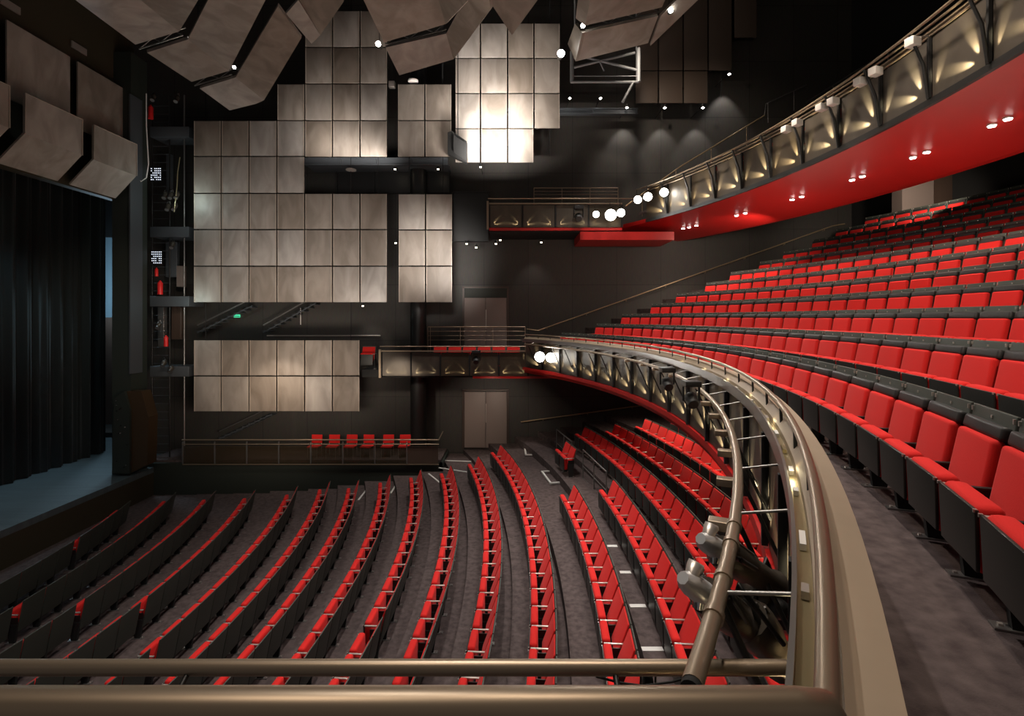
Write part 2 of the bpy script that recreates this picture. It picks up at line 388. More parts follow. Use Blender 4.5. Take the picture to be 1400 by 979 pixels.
def seat_parts(balcony):
    H = CH if balcony else SH
    A = {}
    back = MB()
    if balcony: slab(back, .155, .36, .075, .815, .50, .475, .075, 'red', .03)
    else: slab(back, .195, .34, .045, .872, .53, .50, .08, 'red', .018, .42)
    A['backrest'] = back
    sh = MB(); slab(sh, .105 if balcony else .14, .22, .0, H, .555, .55, .022, 'shell', .008)
    if balcony:
        sh.box((.022, 0, H-.045), (.006, .018, .018), 'alu')
        for s in (-1, 1): sh.box((.016, s*.262, H-.03), (.02, .012, .03), 'alu')
    A['back_shell'] = sh
    if balcony:
        hr = MB(); slab(hr, .060, .81, .040, .90, .51, .51, .055, 'headrest', .024); A['headrest'] = hr
    cu = MB(); dx = 0 if balcony else .035
    slab(cu, .315+dx, .22, .322+dx, .64 if not balcony else .585, .47, .50, .125, 'red', .048); A['seat_cushion'] = cu
    pn = MB(); zt = .59 if not balcony else .565
    slab(pn, .38+dx, .24 if balcony else .17, .39+dx, zt, .49, .52, .018, 'pan', .006)
    pn.box((.396+dx, .252, zt-.005), (.018, .012, .018), 'alu'); pn.box((.396+dx, -.252, zt-.005), (.018, .012, .018), 'alu')
    A['seat_pan'] = pn
    ar = MB(); ar.box((.25, .29, .60) if not balcony else (.22, .29, .535), (.30, .034, .022), 'alu' if not balcony else 'black', r=.006)
    if balcony: ar.box((.36, .29, .54), (.03, .03, .02), 'alu')
    ar.box((.20, .29, .46), (.20, .014, .16), 'black'); A['armrest'] = ar
    pd = MB(); pd.hexa([(.16, .265, .0), (.27, .265, .0), (.27, .315, .0), (.16, .315, .0)], [(.10, .27, .40), (.31, .27, .40), (.31, .31, .40), (.10, .31, .40)], 'blackmatt')
    pd.box((.215, .29, .006), (.26, .08, .012), 'steel'); pd.box((.12, .29, .017), (.02, .02, .014), 'alu'); pd.box((.31, .29, .017), (.02, .02, .014), 'alu')
    A['pedestal'] = pd
    return A
def make_proto(balcony, simple):
    A = seat_parts(balcony); out = []
    if simple:
        rest = MB()
        for k in A:
            if k not in ('backrest', 'seat_cushion'):
                mbk = A[k]
                for f, mi, smv in zip(mbk.f, mbk.m, mbk.sm): pass
                b = len(rest.v); rest.v += mbk.v
                for f, mi, smv in zip(mbk.f, mbk.m, mbk.sm):
                    rest.f.append([b+i for i in f]); rest.m.append(rest.mi(mbk.mats[mi])); rest.sm.append(smv)
        A = {'backrest': A['backrest'], 'seat_cushion': A['seat_cushion'], 'seat_frame': rest}
    return [(k, v.mesh(k)) for k, v in A.items()]
PROTO = {(b, s): make_proto(b, s) for b in (True, False) for s in (True, False)}
FIRST = {}
def place_seat(name, label, loc, rz, balcony, simple, group):
    key = (balcony, simple)
    root = thing(name, label, 'theatre seat', loc, rz, group)
    if key not in FIRST:
        FIRST[key] = []
        for k, me in PROTO[key]:
            o = bpy.data.objects.new(k, me); COL.objects.link(o); o.parent = root; FIRST[key].append(o)
    else:
        for src in FIRST[key]:
            c = src.copy(); COL.objects.link(c); c.parent = root
    return root

def proj(p): return 700+F*p.x/p.y, HY-F*(p.z-CZ)/p.y
# stalls
cand = []
for i, (R, h, yt) in enumerate(ROWS):
    da = .58/R; a = math.asin((yt-.26-CS[1])/R); j = 0
    gap = {0: 108, 1: 24, 2: 108, 3: 195, 4: 205, 8: 530}.get(i); goff = 0
    while True:
        p = pola(CS, R, a-j*da-goff, CZ-h-SH)
        if gap and proj(p+Vector((0, 0, SH)))[0] < gap: gap = None; goff = .2/R; continue
        if p.y < 1.284*h-.6: break
        top = p+Vector((0, 0, SH)); px, py = proj(top)
        hid = False
        if i >= 13:
            q = Vector((top.x, top.y))*(2.0/h)
            q2 = Vector((top.x-.45, top.y))*(2.0/(h+.3))
            if min(math.hypot(q.x-CC[0], q.y-CC[1]), math.hypot(q2.x-CC[0], q2.y-CC[1])) > 18.05: hid = True
            if hid and top.y < 8 and .95 < abs(top.x)/1 and px < 1092: hid = False
        if px > -25 and not hid: cand.append((top.y**2+top.x**2+h*h, i, j, p, a-j*da-goff))
        j += 1
# two seats standing alone before the parterre railings
for j in range(2):
    a = math.asin((17.3-j*.58-CS[1])/35.6); p = pola(CS, 35.6, a, CZ-4.22-SH); cand.append((p.x**2+p.y**2+18, 18, j, p, a))
cand.sort(key=lambda c: c[0])
print('STALLS', len(cand))
rest = MB()
for n_, (d, i, j, p, a) in enumerate(cand):
    if n_ < 296 or i == 18:
        if i == 18: lab = 'red folding seat in the pair standing alone between two short railings, '+('nearer the wall' if j == 0 else 'farther from the wall')
        else: lab = 'red folding seat in stalls row '+ordn(i)+' from the stage, '+ordn(j)+' from its far aisle end'
        place_seat('stalls_chair', lab, p, a+PI, False, n_ > 115, 'red seats in the stalls')
    else:
        M = Matrix.Translation(p) @ Matrix.Rotation(a+PI, 4, 'Z')
        for k, mesh in PROTO[(False, True)]:
            b = len(rest.v); rest.v += [tuple(M @ v.co) for v in mesh.vertices]
            for pl in mesh.polygons:
                rest.f.append([b+q for q in pl.vertices]); rest.m.append(rest.mi(mesh.materials[pl.material_index].name)); rest.sm.append(pl.use_smooth)
if rest.v:
    o = rest.build('stalls_chair'); tag(o, 'farthest red folding seats at the far aisle ends of the stalls rows', 'theatre seats', None, 'stuff')
# balcony
nb = 0; clist = []
for i, (R, h, yt) in enumerate(CROWS):
    da = .585/R; a = math.asin((yt-.26-CC[1])/R); j = 0
    off = (.12 if i % 2 else 0)
    while True:
        aa = a-j*da-off/R; p = pola(CC, R, aa, CZ-h-CH)
        q = p+Vector((-.4*math.cos(aa), -.4*math.sin(aa), .8))
        if p.y < 1.9 or q.x/q.y > 1.07: break
        if not (i == 1 and j in ()): clist.append((p.length, i, j, p, aa))
        j += 1
print('BALCONY', len(clist))
clist.sort(key=lambda c: c[0])
for n_, (d, i, j, p, a) in enumerate(clist[:300]):
    lab = 'black-topped red seat in balcony row '+ordn(i)+' from the rail, '+ordn(j)+' from its far aisle end'
    place_seat('balcony_chair', lab, p, a+PI, True, n_ > 125, 'black-topped red seats on the balcony')

# ------------------------------------------------------------------ balcony fronts
def arc(c, R, z, y0, y1, n=40):
    a0, a1 = math.asin((y0-c[1])/R), math.asin((y1-c[1])/R)
    return [pola(c, R, a0+(a1-a0)*i/n, z) for i in range(n+1)]
def glow(loc, dirv, pw, cone=34):
    loc = Vector(loc)
    light('SPOT', loc, pw, (1, .82, .5), Vector(loc)+Vector(dirv), .012, cone, .9)

def curved_front(root, R, zt, zb, y0, y1, pw, W=1.27, nplace=None, inward=1, pglow=1.0):
    a0 = math.asin((y0-CC[1])/R); a1 = math.asin((y1-CC[1])/R); n = max(1, round((a1-a0)*R/W)); da = (a1-a0)/n
    for i in range(n):
        b0, b1 = a0+i*da+.035/R, a0+(i+1)*da-.035/R
        mb = MB(); K = 4
        for k in range(K):
            c0, c1 = b0+(b1-b0)*k/K, b0+(b1-b0)*(k+1)/K
            p = [pola(CC, R, c0, zb), pola(CC, R, c1, zb), pola(CC, R, c1, zt), pola(CC, R, c0, zt)]
            q = [pola(CC, R+.03, c0, zb), pola(CC, R+.03, c1, zb), pola(CC, R+.03, c1, zt), pola(CC, R+.03, c0, zt)]
            mb.add(p+q, [(0, 1, 2, 3), (7, 6, 5, 4), (3, 2, 6, 7), (0, 4, 5, 1), (1, 5, 6, 2), (0, 3, 7, 4)], 'mesh_panel')
        part(mb, 'mesh_panel', root)
        # small post with its uplighter at the joint
        a = b0-.035/R; mb = MB()
        mb.box(pola(CC, R-.03, a, (zt+zb)/2), (.05, .05, zt-zb), 'blackmatt', a); part(mb, 'post', root)
        if pw:
            rad = Vector((math.cos(a), math.sin(a), 0)); tan = Vector((-math.sin(a), math.cos(a), 0))
            # seen from the stage side the light sits at the post's two flanks
            s = pola(CC, R-.07, a-.075/R, zb+.05); glow(s, -tan*.35+rad*.20+Vector((0, 0, 1)), pw*.5, 26)
            s = pola(CC, R-.075, a+.17/R, zb+.10); glow(s, tan*.42+rad*.20+Vector((0, 0, 1)), pw*1.6, 25)
            glow(s, tan*1.2+rad*.24+Vector((0, 0, .32)), pw*1.6, 25)
    return n

# lower balcony
root = thing('balcony_parapet', 'curved lower balcony front with brass mesh panels and tan cap rail', 'balcony front', (CC[0]+18, CC[1], CZ-2.1))
ZL = CZ-.75
curved_front(root, 18.02, ZL-.22, ZL-1.17, .95, 19.9, 50)
part(MB().band(CC, 18.085, 18.185, ZL-.05, ZL, .35, 20, 'bronze_flat', 90), 'cap_board', root)
part(MB().band(CC, 18.155, 18.185, ZL-.85, ZL-.05, .35, 20, 'brownwood', 90), 'inner_face', root)
part(MB().band(CC, 18.035, 18.085, ZL-.06, ZL-.01, .35, 20, 'bronze_flat', 90, zt0=ZL-.07, zb0=ZL-.12), 'sloping_cap', root)
part(MB().band(CC, 17.99, 18.035, ZL-.14, ZL-.12, .6, 20, 'gold', 90), 'light_channel', root)
part(MB().band(CC, 17.975, 17.99, ZL-.20, ZL-.08, .6, 20, 'steel', 90), 'edge_bar', root)
part(MB().band(CC, 17.985, 18.06, ZL-1.30, ZL-1.19, .6, 20, 'redpaint', 90), 'red_edge', root)
part(MB().tube(arc(CC, 18.056, ZL+.085, .5, 20, 80), .022, 'bronze', 10), 'handrail', root)
n_ = 24; a0 = math.asin((.9-CC[1])/18.08); a1 = math.asin((19.9-CC[1])/18.08)
for i in range(n_+1):
    a = a0+(a1-a0)*i/n_
    part(MB().tube([pola(CC, 18.06, a, ZL-.05), pola(CC, 18.056, a, ZL+.08)], .011, 'black', 6), 'rail_post', root)
for i in range(40):                                     # small lamps in the channel
    a = a0+(a1-a0)*(i+.5)/40+random.uniform(-.004, .004); rz = a
    part(MB().box(pola(CC, 18.012, a, ZL-.105), (.022, random.choice((.06, .1, .14)), .025), random.choice(('white', 'gold', 'alu')), a), 'channel_lamp', root)
for i in range(1, 7):
    a = a0+(a1-a0)*(i+.5)/14
    light('POINT', pola(CC, 18.012, a, ZL-.07), .08, (1, .85, .5), None, .02)

# lighting bar in front of it
LP = CZ-1.02
root = thing('lighting_pipe', 'curved bronze lighting pipe bracketed in front of the lower balcony', 'pipe', (CC[0]+17.72, CC[1], LP))
part(MB().tube(arc(CC, 17.74, LP, 1.42, 19.4, 90), .03, 'bronze', 14), 'pipe', root)
p_ = arc(CC, 17.74, LP, 1.40, 1.42, 2); part(MB().tube([p_[0], p_[-1]], .028, 'blackmatt', 14), 'end_plug', root)
a0 = math.asin((1.9-CC[1])/17.74); a1 = math.asin((19.2-CC[1])/17.74)
for i in range(22):
    a = a0+(a1-a0)*i/21
    part(MB().tube([pola(CC, 17.74, a, LP), pola(CC, 18.0, a, LP+.06)], .008, 'steel', 6), 'bracket', root)
    part(MB().tube([pola(CC, 17.74, a, LP-.02), pola(CC, 18.02, a, LP-.62)], .014, 'black', 6), 'strut', root)
for y in (1.75, 2.0, 2.3, 2.5):
    p = pol(CC, 17.74, y, LP); a = math.asin((y-CC[1])/17.74)
    part(MB().tube([p+Vector((math.sin(a), -math.cos(a), 0))*.02, p-Vector((math.sin(a), -math.cos(a), 0))*.02], .036, 'bronze', 12), 'clamp', root)
for y in (2.62, 3.3, 4.0, 4.7, 5.5, 6.3, 7.1, 8.2, 9.3, 10.5, 11.4, 12.5):
    p = pol(CC, 17.74, y, LP-.01); a = math.asin((y-CC[1])/17.74)
    part(MB().box(p+Vector((-.07 if y < 7 else 0, 0, -.03)), (.13, .08, .05), 'bronze', a, r=.006), 'socket_box', root)

# near box rails in front of the viewer
t = thing('guard_rail', 'thick bronze guard rail crossing close in front of the viewer', 'railing', (-1, .72, CZ-.56))
part(MB().tube([(-2.2, .72, CZ-.555), (.40, .72, CZ-.555), (.445, .725, CZ-.56), (.462, .73, CZ-.575)], [.031, .031, .029, .018], 'bronze', 20), 'top_rail', t)
for x in (-1.9, -.95): part(MB().tube([(x, .72, CZ-.58), (x, .72, CZ-1.6)], .012, 'black', 8), 'post', t)
t = thing('lighting_pipe', 'thin straight bronze pipe running across beyond the guard rail', 'pipe', (-1, 1.75, CZ-1.2))
part(MB().tube([(-3.2, 1.75, CZ-1.197), (.94, 1.75, CZ-1.197)], .0255, 'bronze', 18), 'pipe', t)
part(MB().tube([(-3.2, 1.79, CZ-1.245), (.94, 1.79, CZ-1.245)], .006, 'steel', 6), 'support_bar', t)
for x in (-2.6, -1.1, .35): part(MB().tube([(x, 1.75, CZ-1.2), (x, 1.1, CZ-1.55)], .01, 'black', 6), 'bracket', t)
for xs in (((1150, 948), (1168, 932), (1190, 934), (1215, 926)), ):
    pass
o = MB().tube([P(815, 925, 1.78), P(850, 934, 1.8), P(880, 938, 1.8), P(920, 932, 1.8), P(945, 925, 1.78)], .004, 'blackmatt', 6).build('cable'); tag(o, 'black cable sagging between the two near bronze pipes', 'cable')

# upper balcony
root = thing('balcony_parapet', 'curved upper balcony front with brass mesh panels lit from below', 'balcony front', (CC[0]+22.15, CC[1], CZ+3.7))
curved_front(root, 22.15, CZ+4.87, CZ+3.82, 5.2, 19.9, 95)
part(MB().band(CC, 22.13, 22.22, CZ+3.70, CZ+3.82, 5.2, 19.9, 'black', 60), 'lower_trim', root)
part(MB().tube(arc(CC, 22.13, CZ+4.9, 5.2, 19.9, 60), .02, 'bronze', 8), 'panel_top_bar', root)
part(MB().band(CC, 22.16, 22.30, CZ+5.0, CZ+5.03, 5.2, 19.9, 'bronze_flat', 60), 'cap_board', root)
part(MB().tube(arc(CC, 22.12, CZ+5.08, 5.2, 19.9, 60), .022, 'bronze', 8), 'handrail', root)
part(MB().tube(arc(CC, 21.80, CZ+4.95, 5.2, 19.9, 60), .026, 'bronze', 8), 'outer_pipe', root)
a0 = math.asin((5.2-CC[1])/22.15); a1 = math.asin((19.9-CC[1])/22.15); n = round((a1-a0)*22.15/1.27); da = (a1-a0)/n
for i in range(n):
    a = a0+i*da
    mb = MB().tube([pola(CC, 22.1, a, CZ+3.8), pola(CC, 22.02, a, CZ+4.4), pola(CC, 21.8, a, CZ+4.93)], .028, 'black', 6)
    part(mb, 'bracket', root)
    part(MB().tube([pola(CC, 21.8, a, CZ+4.9), pola(CC, 22.13, a, CZ+4.9)], .012, 'steel', 6), 'stay', root)
for i, (px, py) in enumerate(((1248, 58), (1197, 98), (1176, 112), (1139, 139), (1123, 147), (1090, 168), (1075, 177))):
    u = (px-700)/700; A_ = 1+u*u; B_ = 2*(14.8*u-10.4); C_ = 14.8**2+10.4**2-21.85**2; Y = (-B_+math.sqrt(B_*B_-4*A_*C_))/2/A_
    o = MB().box(P(px, py, Y), (.2, .16, .15), 'white', .3, r=.01).build('connector_box')
    tag(o, 'small pale connector box on the upper balcony pipe, '+ordn(i)+' counting away from the viewer', 'box', 'pale boxes on the upper balcony pipe')
# red underside
mb = MB().band(CC, 22.2, 24.75, CZ+3.28, CZ+3.40, 1.5, YW, 'redpaint', 70, zt0=CZ+3.85, zb0=CZ+3.70)
mb.band(CC, 24.75, 24.95, CZ+3.28, CZ+3.9, 1.5, YW, 'redpaint', 70); struct('ceiling', mb)
mb = MB().band(CC, 24.95, 32, CZ+5.6, CZ+5.9, 1.5, YW, 'blackmatt', 40, zt0=CZ+4.2, zb0=CZ+3.9); struct('ceiling', mb)
mb = MB().band(CC, 22.3, 27, CZ+6.0, CZ+6.1, 1.5, 20.5, 'carpet', 40, zt0=CZ+4.2, zb0=CZ+4.1); struct('floor', mb)
# pairs of downlights in the red underside
def ring_xy(px, R):
    u = (px-700)/700; A_ = 1+u*u; B_ = 2*(14.8*u-10.4); C_ = 14.8**2+10.4**2-R**2
    Y = (-B_+math.sqrt(B_*B_-4*A_*C_))/2/A_; return u*Y, Y
k = 0
for pa, pb in ((1356, 1378), (1248, 1267), (1165, 1179), (1083, 1096), (1007, 1019), (942, 952), (934, None)):
    for px in (pa, pb):
        if px is None: continue
        x, y = ring_xy(px, 23.5); z = CZ+3.49
        t = thing('downlight', 'small round downlight in the red balcony underside, '+ordn(k)+' counting from the nearest', 'downlight', (x, y, z-.02), 0, 'downlights in the red underside')
        part(MB().tube([(x, y, z-.03), (x, y, z+.06)], .075, 'alu', 14), 'rim', t)
        part(MB().tube([(x, y, z-.045), (x, y, z-.03)], .055, 'lens', 14), 'lens', t)
        k += 1
    x, y = ring_xy(pa, 23.5); light('SPOT', (x+.05, y, CZ+3.40), 85, WARM, (x+.4, y, 0), .05, 110, .8)
for a_ in (-.62, -.8):
    light('SPOT', pola(CC, 23.5, a_, CZ+3.38), 85, WARM, None, .05, 110, .8)
light('SPOT', (10, 9, CZ+5.0), 120, WARM, (11, 13, CZ+1), .1, 120, .8)
light('SPOT', (9.5, 14.5, CZ+4.4), 140, WARM, (11, 14.5, CZ+1), .1, 120, .8)

# ------------------------------------------------------------------ side galleries
def straight_front(root, x0, x1, Y, zt, zb, n, pw):
    wd = (x1-x0)/n
    for i in range(n):
        part(MB().box((x0+wd*(i+.5), Y, (zt+zb)/2), (wd-.07, .03, zt-zb), 'mesh_panel'), 'mesh_panel', root)
        part(MB().box((x0+wd*i, Y-.04, (zt+zb)/2), (.05, .05, zt-zb), 'blackmatt'), 'post', root)
        for s_ in (-1, 1):
            s = (x0+wd*(i+.5)+s_*(wd/2-.12), Y-.045, zb+.10)
            glow(s, (-s_*1.0, .20, .12), pw*3, 24); glow(s, (-s_*.7, .2, .8), pw*2, 22)
    part(MB().box((x1, Y-.04, (zt+zb)/2), (.05, .05, zt-zb), 'blackmatt'), 'post', root)
root = thing('gallery_parapet', 'straight upper side gallery front with four lit mesh panels', 'balcony front', (P(730, 300, 20).x, 20, CZ+3.4))
xa, xb = P(669, 0, 20).x, P(850, 0, 20).x
straight_front(root, xa, xb, 20, CZ+4.38, CZ+3.52, 4, 6)
part(MB().box(((xa+xb)/2, 19.96, CZ+4.43), (xb-xa, .12, .05), 'bronze'), 'cap_board', root)
part(MB().tube([(xa-.05, 19.9, CZ+4.62), (xb+.5, 19.9, CZ+4.62)], .022, 'bronze', 8), 'handrail', root)
part(MB().box(((xa+xb)/2, 20.0, CZ+3.44), (xb-xa, .1, .10), 'redpaint'), 'red_edge', root)
part(MB().box((xa-.06, 19.96, CZ+3.98), (.08, .1, 1.1), 'bronze'), 'end_post', root)
xc = P(935, 0, 20).x
mb = MB().box(((xa+xb)/2, 21.05, CZ+3.40), (xb-xa, 1.9, .12), 'blackmatt'); struct('floor', mb)
mb = MB().box(((P(793, 0, 20).x+P(921, 0, 20).x)/2, 20.9, CZ+3.18), (P(921, 0, 20).x-P(793, 0, 20).x, 1.9, .32), 'redpaint'); struct('ceiling', mb)
root = thing('gallery_railing', 'thin bronze railing with level bars at the back of the upper side gallery', 'railing', (P(788, 0, 21).x, 21, CZ+4.5))
x0, x1 = P(730, 0, 21).x, P(845, 0, 21).x
for i in range(5): part(MB().tube([(x0, 21, P(0, 257+4.5*i, 21).z), (x1, 21, P(0, 257+4.5*i, 21).z)], .02 if i == 0 else .01, 'bronze', 6), 'rail_bar', root)
for x in (x0, (x0*2+x1)/3, (x0+2*x1)/3, x1): part(MB().tube([(x, 21, CZ+3.46), (x, 21, P(0, 257, 21).z)], .015, 'bronze', 6), 'post', root)

root = thing('gallery_parapet', 'straight lower side gallery front with mesh panels above the stalls doors', 'balcony front', (P(640, 0, 20).x, 20, CZ-2.4))
xa, xb = P(522, 0, 20).x, P(762, 0, 20).x
straight_front(root, xa, xb, 20, CZ-1.36, CZ-2.28, 6, 4)
part(MB().box(((xa+xb)/2, 19.96, CZ-1.31), (xb-xa, .12, .05), 'bronze'), 'cap_board', root)
part(MB().tube([(xa-.05, 19.9, CZ-1.13), (xb-.3, 19.9, CZ-1.13)], .022, 'bronze', 8), 'handrail', root)
part(MB().box((P(705, 0, 20).x, 20.0, CZ-2.34), (P(762, 0, 20).x-P(645, 0, 20).x, .1, .08), 'redpaint'), 'red_edge', root)
part(MB().box((xa-.06, 19.96, CZ-1.8), (.08, .1, 1.1), 'bronze'), 'end_post', root)
mb = MB().box(((xa+xb)/2-.4, 21.05, CZ-2.2), (xb-xa+.8, 1.9, .3), 'blackmatt'); struct('floor', mb)
root = thing('gallery_railing', 'bronze railing with four level bars in front of the upper brown doors', 'railing', (P(650, 0, 21.0).x, 21, CZ-2))
x0, x1 = P(585, 0, 21).x, P(718, 0, 21).x
for i in range(4): part(MB().tube([(x0, 21, P(0, 447+6*i, 21).z), (x1, 21, P(0, 447+6*i, 21).z)], .024 if i == 0 else .012, 'bronze', 6), 'rail_bar', root)
for x in (x0, x0+.1, x0+1.33, x0+2.66, x1): part(MB().tube([(x, 21, CZ-2.05), (x, 21, P(0, 447, 21).z)], .015, 'bronze', 6), 'post', root)
for i, px in enumerate((602, 622, 642, 662, 682, 702, 505)):
    p = P(px, 470, 20.6); p.z = CZ-2.05
    place_seat('gallery_chair', 'red seat on the lower side gallery showing over its rail, '+ordn(i)+' from the round column' if i < 6 else 'red seat at the dark end of the lower side gallery', p, -PI/2, False, True, 'red seats on the lower side gallery')

# round column
mb = MB().tube([P(572, 612, 21.2), P(572, 60, 21.2)], .33, 'black', 24); o = mb.build('round_column'); tag(o, 'tall round black column behind the hanging tile screens', 'column')

# stalls-level side box
root = thing('box_balustrade', 'long low balustrade of the stalls side box with bronze rails', 'balustrade', (P(425, 0, 19.9).x, 19.9, CZ-5.65))
x0, x1 = P(250, 0, 19.9).x, P(600, 0, 19.9).x
for py, r in ((601, .024), (607, .018)): part(MB().tube([(x0, 19.85, P(0, py, 19.9).z), (x1, 19.85, P(0, py, 19.9).z)], r, 'bronze', 8), 'handrail', root)
nb_ = 8; wd = (x1-x0)/nb_
for i in range(nb_):
    part(MB().box((x0+wd*(i+.5), 19.92, P(0, 622, 19.9).z), (wd-.06, .012, .68), 'tinted_glass' if i < 7 else 'brownwood'), 'panel', root)
    part(MB().box((x0+wd*i, 19.9, P(0, 619, 19.9).z), (.04, .05, .86), 'steel'), 'post', root)
part(MB().box(((x0+x1)/2, 19.9, P(0, 635, 19.9).z), (x1-x0, .06, .03), 'bronze'), 'base_bar', root)
part(MB().tube([(x1, 19.85, P(0, 601, 19.9).z), (x1+.02, 20.9, P(0, 598, 19.9).z)], .02, 'bronze', 8), 'return_rail', root)
# loose chairs in it
A = {}
mb = MB(); slab(mb, -.02, .52, -.05, .86, .44, .44, .04, 'red', .015); A['backrest'] = mb.mesh('backrest')
mb = MB().box((.2, 0, .45), (.44, .44, .06), 'red', r=.02); A['seat'] = mb.mesh('seat')
mb = MB()
for sy in (-1, 1): mb.tube([(-.05, sy*.2, .8), (0, sy*.2, .45), (-.03, sy*.2, 0)], .011, 'alu', 6)
A['back_leg_frame'] = mb.mesh('back_leg_frame')
legm = MB().tube([(0, 0, .43), (0, 0, 0)], .011, 'alu', 6).mesh('leg')
fsrc = None
for i, px in enumerate((433, 457, 481, 504, 531, 554)):
    p = P(px, 0, 20.75); p.z = CZ-5.62
    t = thing('chair', 'loose red chair with thin metal legs in the side box, '+ordn(i)+' counting from the stage', 'chair', p, -PI/2+random.uniform(-.12, .12), 'loose red chairs in the side box')
    if fsrc is None:
        fsrc = []
        for k, me in A.items():
            o = bpy.data.objects.new(k, me); COL.objects.link(o); o.parent = t; fsrc.append(o)
        for sy in (-1, 1):
            o = bpy.data.objects.new('leg', legm); COL.objects.link(o); o.parent = t; o.location = (.38, sy*.19, 0); fsrc.append(o)
    else:
        for s_ in fsrc: c = s_.copy(); COL.objects.link(c); c.parent = t

# ------------------------------------------------------------------ wall handrails and stair rails
def wall_rail(label, pts, Y, r=.026, m='handrail_gold', posts=None, name='wall_handrail'):
    w3 = [P(px, py, Y) for px, py in pts]
    t = thing(name, label, 'handrail', w3[0]); part(MB().tube(w3, r, m, 8), 'rail', t)
    n = max(2, int((w3[-1]-w3[0]).length/1.6))
    for i in range(n):
        q = w3[-2 if len(w3) > 2 else 0].lerp(w3[-1], 0) if False else None
        f = (i+.5)/n; L = sum((w3[k+1]-w3[k]).length for k in range(len(w3)-1)); s = f*L
        for k in range(len(w3)-1):
            l = (w3[k+1]-w3[k]).length
            if s <= l: q = w3[k].lerp(w3[k+1], s/l); break
            s -= l
        part(MB().tube([q, q+Vector((0, 0, -.07)), Vector((q.x, YW, q.z-.07))] if posts is None else [q, q-Vector((0, 0, posts))], .012, m, 6), 'bracket' if posts is None else 'post', t)
    return t
wall_rail('long sloping bronze handrail on the dark wall beside the balcony seats', ((720, 450), (736, 452), (1138, 309), (1155, 306)), 21.85)
wall_rail('sloping bronze handrail on the dark wall beside the rear stalls', ((712, 577), (895, 552)), 21.85)
wall_rail('sloping stair railing climbing to the upper balcony', ((855, 282), (930, 228), (1045, 158)), 20.6, .03, 'handrail_gold', .9, 'stair_railing')
wall_rail('dark level railing high above the upper balcony stair', ((1045, 158), (1047, 142), (1103, 116)), 20.6, .018, 'steel', .8, 'stair_railing')
wall_rail('steel stair railing climbing behind the upper balcony front', ((1102, 140), (1170, 97), (1252, 50)), 17.5, .02, 'steel', .8, 'stair_railing')

def square_rail(label, pts, hgt, Y, Y2):
    """short guard railing of square tube; pts: top rail picture points with depths"""
    a = P(*pts[0], Y); b = P(*pts[1], Y2)
    t = thing('guard_railing', label, 'railing', (a.x, a.y, a.z-hgt))
    part(MB().tube([a, b], .022, 'steel', 6), 'top_rail', t); part(MB().tube([a-Vector((0, 0, hgt*.55)), b-Vector((0, 0, hgt*.55))], .016, 'steel', 6), 'middle_rail', t)
    part(MB().tube([a-Vector((0, 0, hgt*.95)), b-Vector((0, 0, hgt*.95))], .016, 'steel', 6), 'bottom_rail', t)
    for f in (0, .5, 1): q = a.lerp(b, f); part(MB().tube([q, q-Vector((0, 0, hgt))], .02, 'steel', 6), 'post', t)
square_rail('short grey guard railing beside the seat pair, nearer the dark wall', ((761, 587), (782, 604)), .95, 19.4, 17.7)
square_rail('short grey guard railing beside the seat pair, nearer the viewer', ((797, 615), (829, 645)), .95, 16.3, 14.2)

# white step nosings
def nosing(pa, pb, h0, wpx=.05, lab=''):
    a = P(pa[0], pa[1], F*h0/(pa[1]-HY)); b = P(pb[0], pb[1], F*h0/(pb[1]-HY)); d = (b-a); L = d.length; rz = math.atan2(d.y, d.x)
    m_ = (a+b)/2; o = MB().box((0, 0, 0), (L, wpx, .02), 'white', rz).build('step_nosing', loc=(m_.x, m_.y, CZ-h0+.012)); tag(o, lab, 'step edge', 'white step edge strips in the stalls')
def floor_h(X, Y):
    R = math.hypot(X-CS[0], Y-CS[1])
    for (r, h, _) in ROWS:
        if R <= r+.22: return h+SH
    return ROWS[-1][1]+SH
for i, (pa, pb) in enumerate((((490, 684), (506, 664)), ((534, 675), (545, 658)), ((586, 648), (602, 661)), ((600, 640), (640, 646)), ((602, 630), (671, 632)))):
    h0 = 6.2
    for _ in range(6):
        mx, my = (pa[0]+pb[0])/2, (pa[1]+pb[1])/2; Y = F*h0/(my-HY); h0 = floor_h((mx-700)/F*Y, Y)
    nosing(pa, pb, h0-.005, .06, 'white strip on a side aisle step edge, '+ordn(i)+' counting from the stage')
for i, (px, py, wx) in enumerate(((837, 747, 14), (855, 783, 15), (872, 829, 22), (892, 888, 29))):
    h0 = 5.2
    for _ in range(6):
        Y = F*h0/(py-HY); h0 = floor_h((px-700)/F*Y, Y)
    q = P(px, py, Y); o = MB().box((0, 0, 0), (wx/F*Y, .10, .012), 'white').build('step_marker', loc=(q.x, q.y, CZ-h0+.006))
    tag(o, 'white marker plate on the carpet behind row thirteen, '+ordn(3-i)+' counting from the near end', 'floor marker', 'white marker plates in the rear aisle')
for i, pts in enumerate((((717, 610), (719, 622), (757, 622)), ((773, 643), (741, 645), (753, 661), (776, 659)))):
    mb = MB(); h0 = 5.35
    for (pa, pb) in zip(pts, pts[1:]):
        a = P(pa[0], pa[1], F*h0/(pa[1]-HY)); b = P(pb[0], pb[1], F*h0/(pb[1]-HY)); d = b-a
        mb.box((a+b)/2, (d.length+.05, .06, .05), 'white', math.atan2(d.y, d.x))
    q = P(pts[1][0], pts[1][1], F*h0/(pts[1][1]-HY))
    mb.box(q+Vector((.4, .3, -.09)), (.9, .7, .16), 'carpet')
    o = mb.build('step_platform'); tag(o, 'low carpeted step with white edges before the parterre, '+('nearer the wall' if i == 0 else 'nearer the viewer'), 'step')

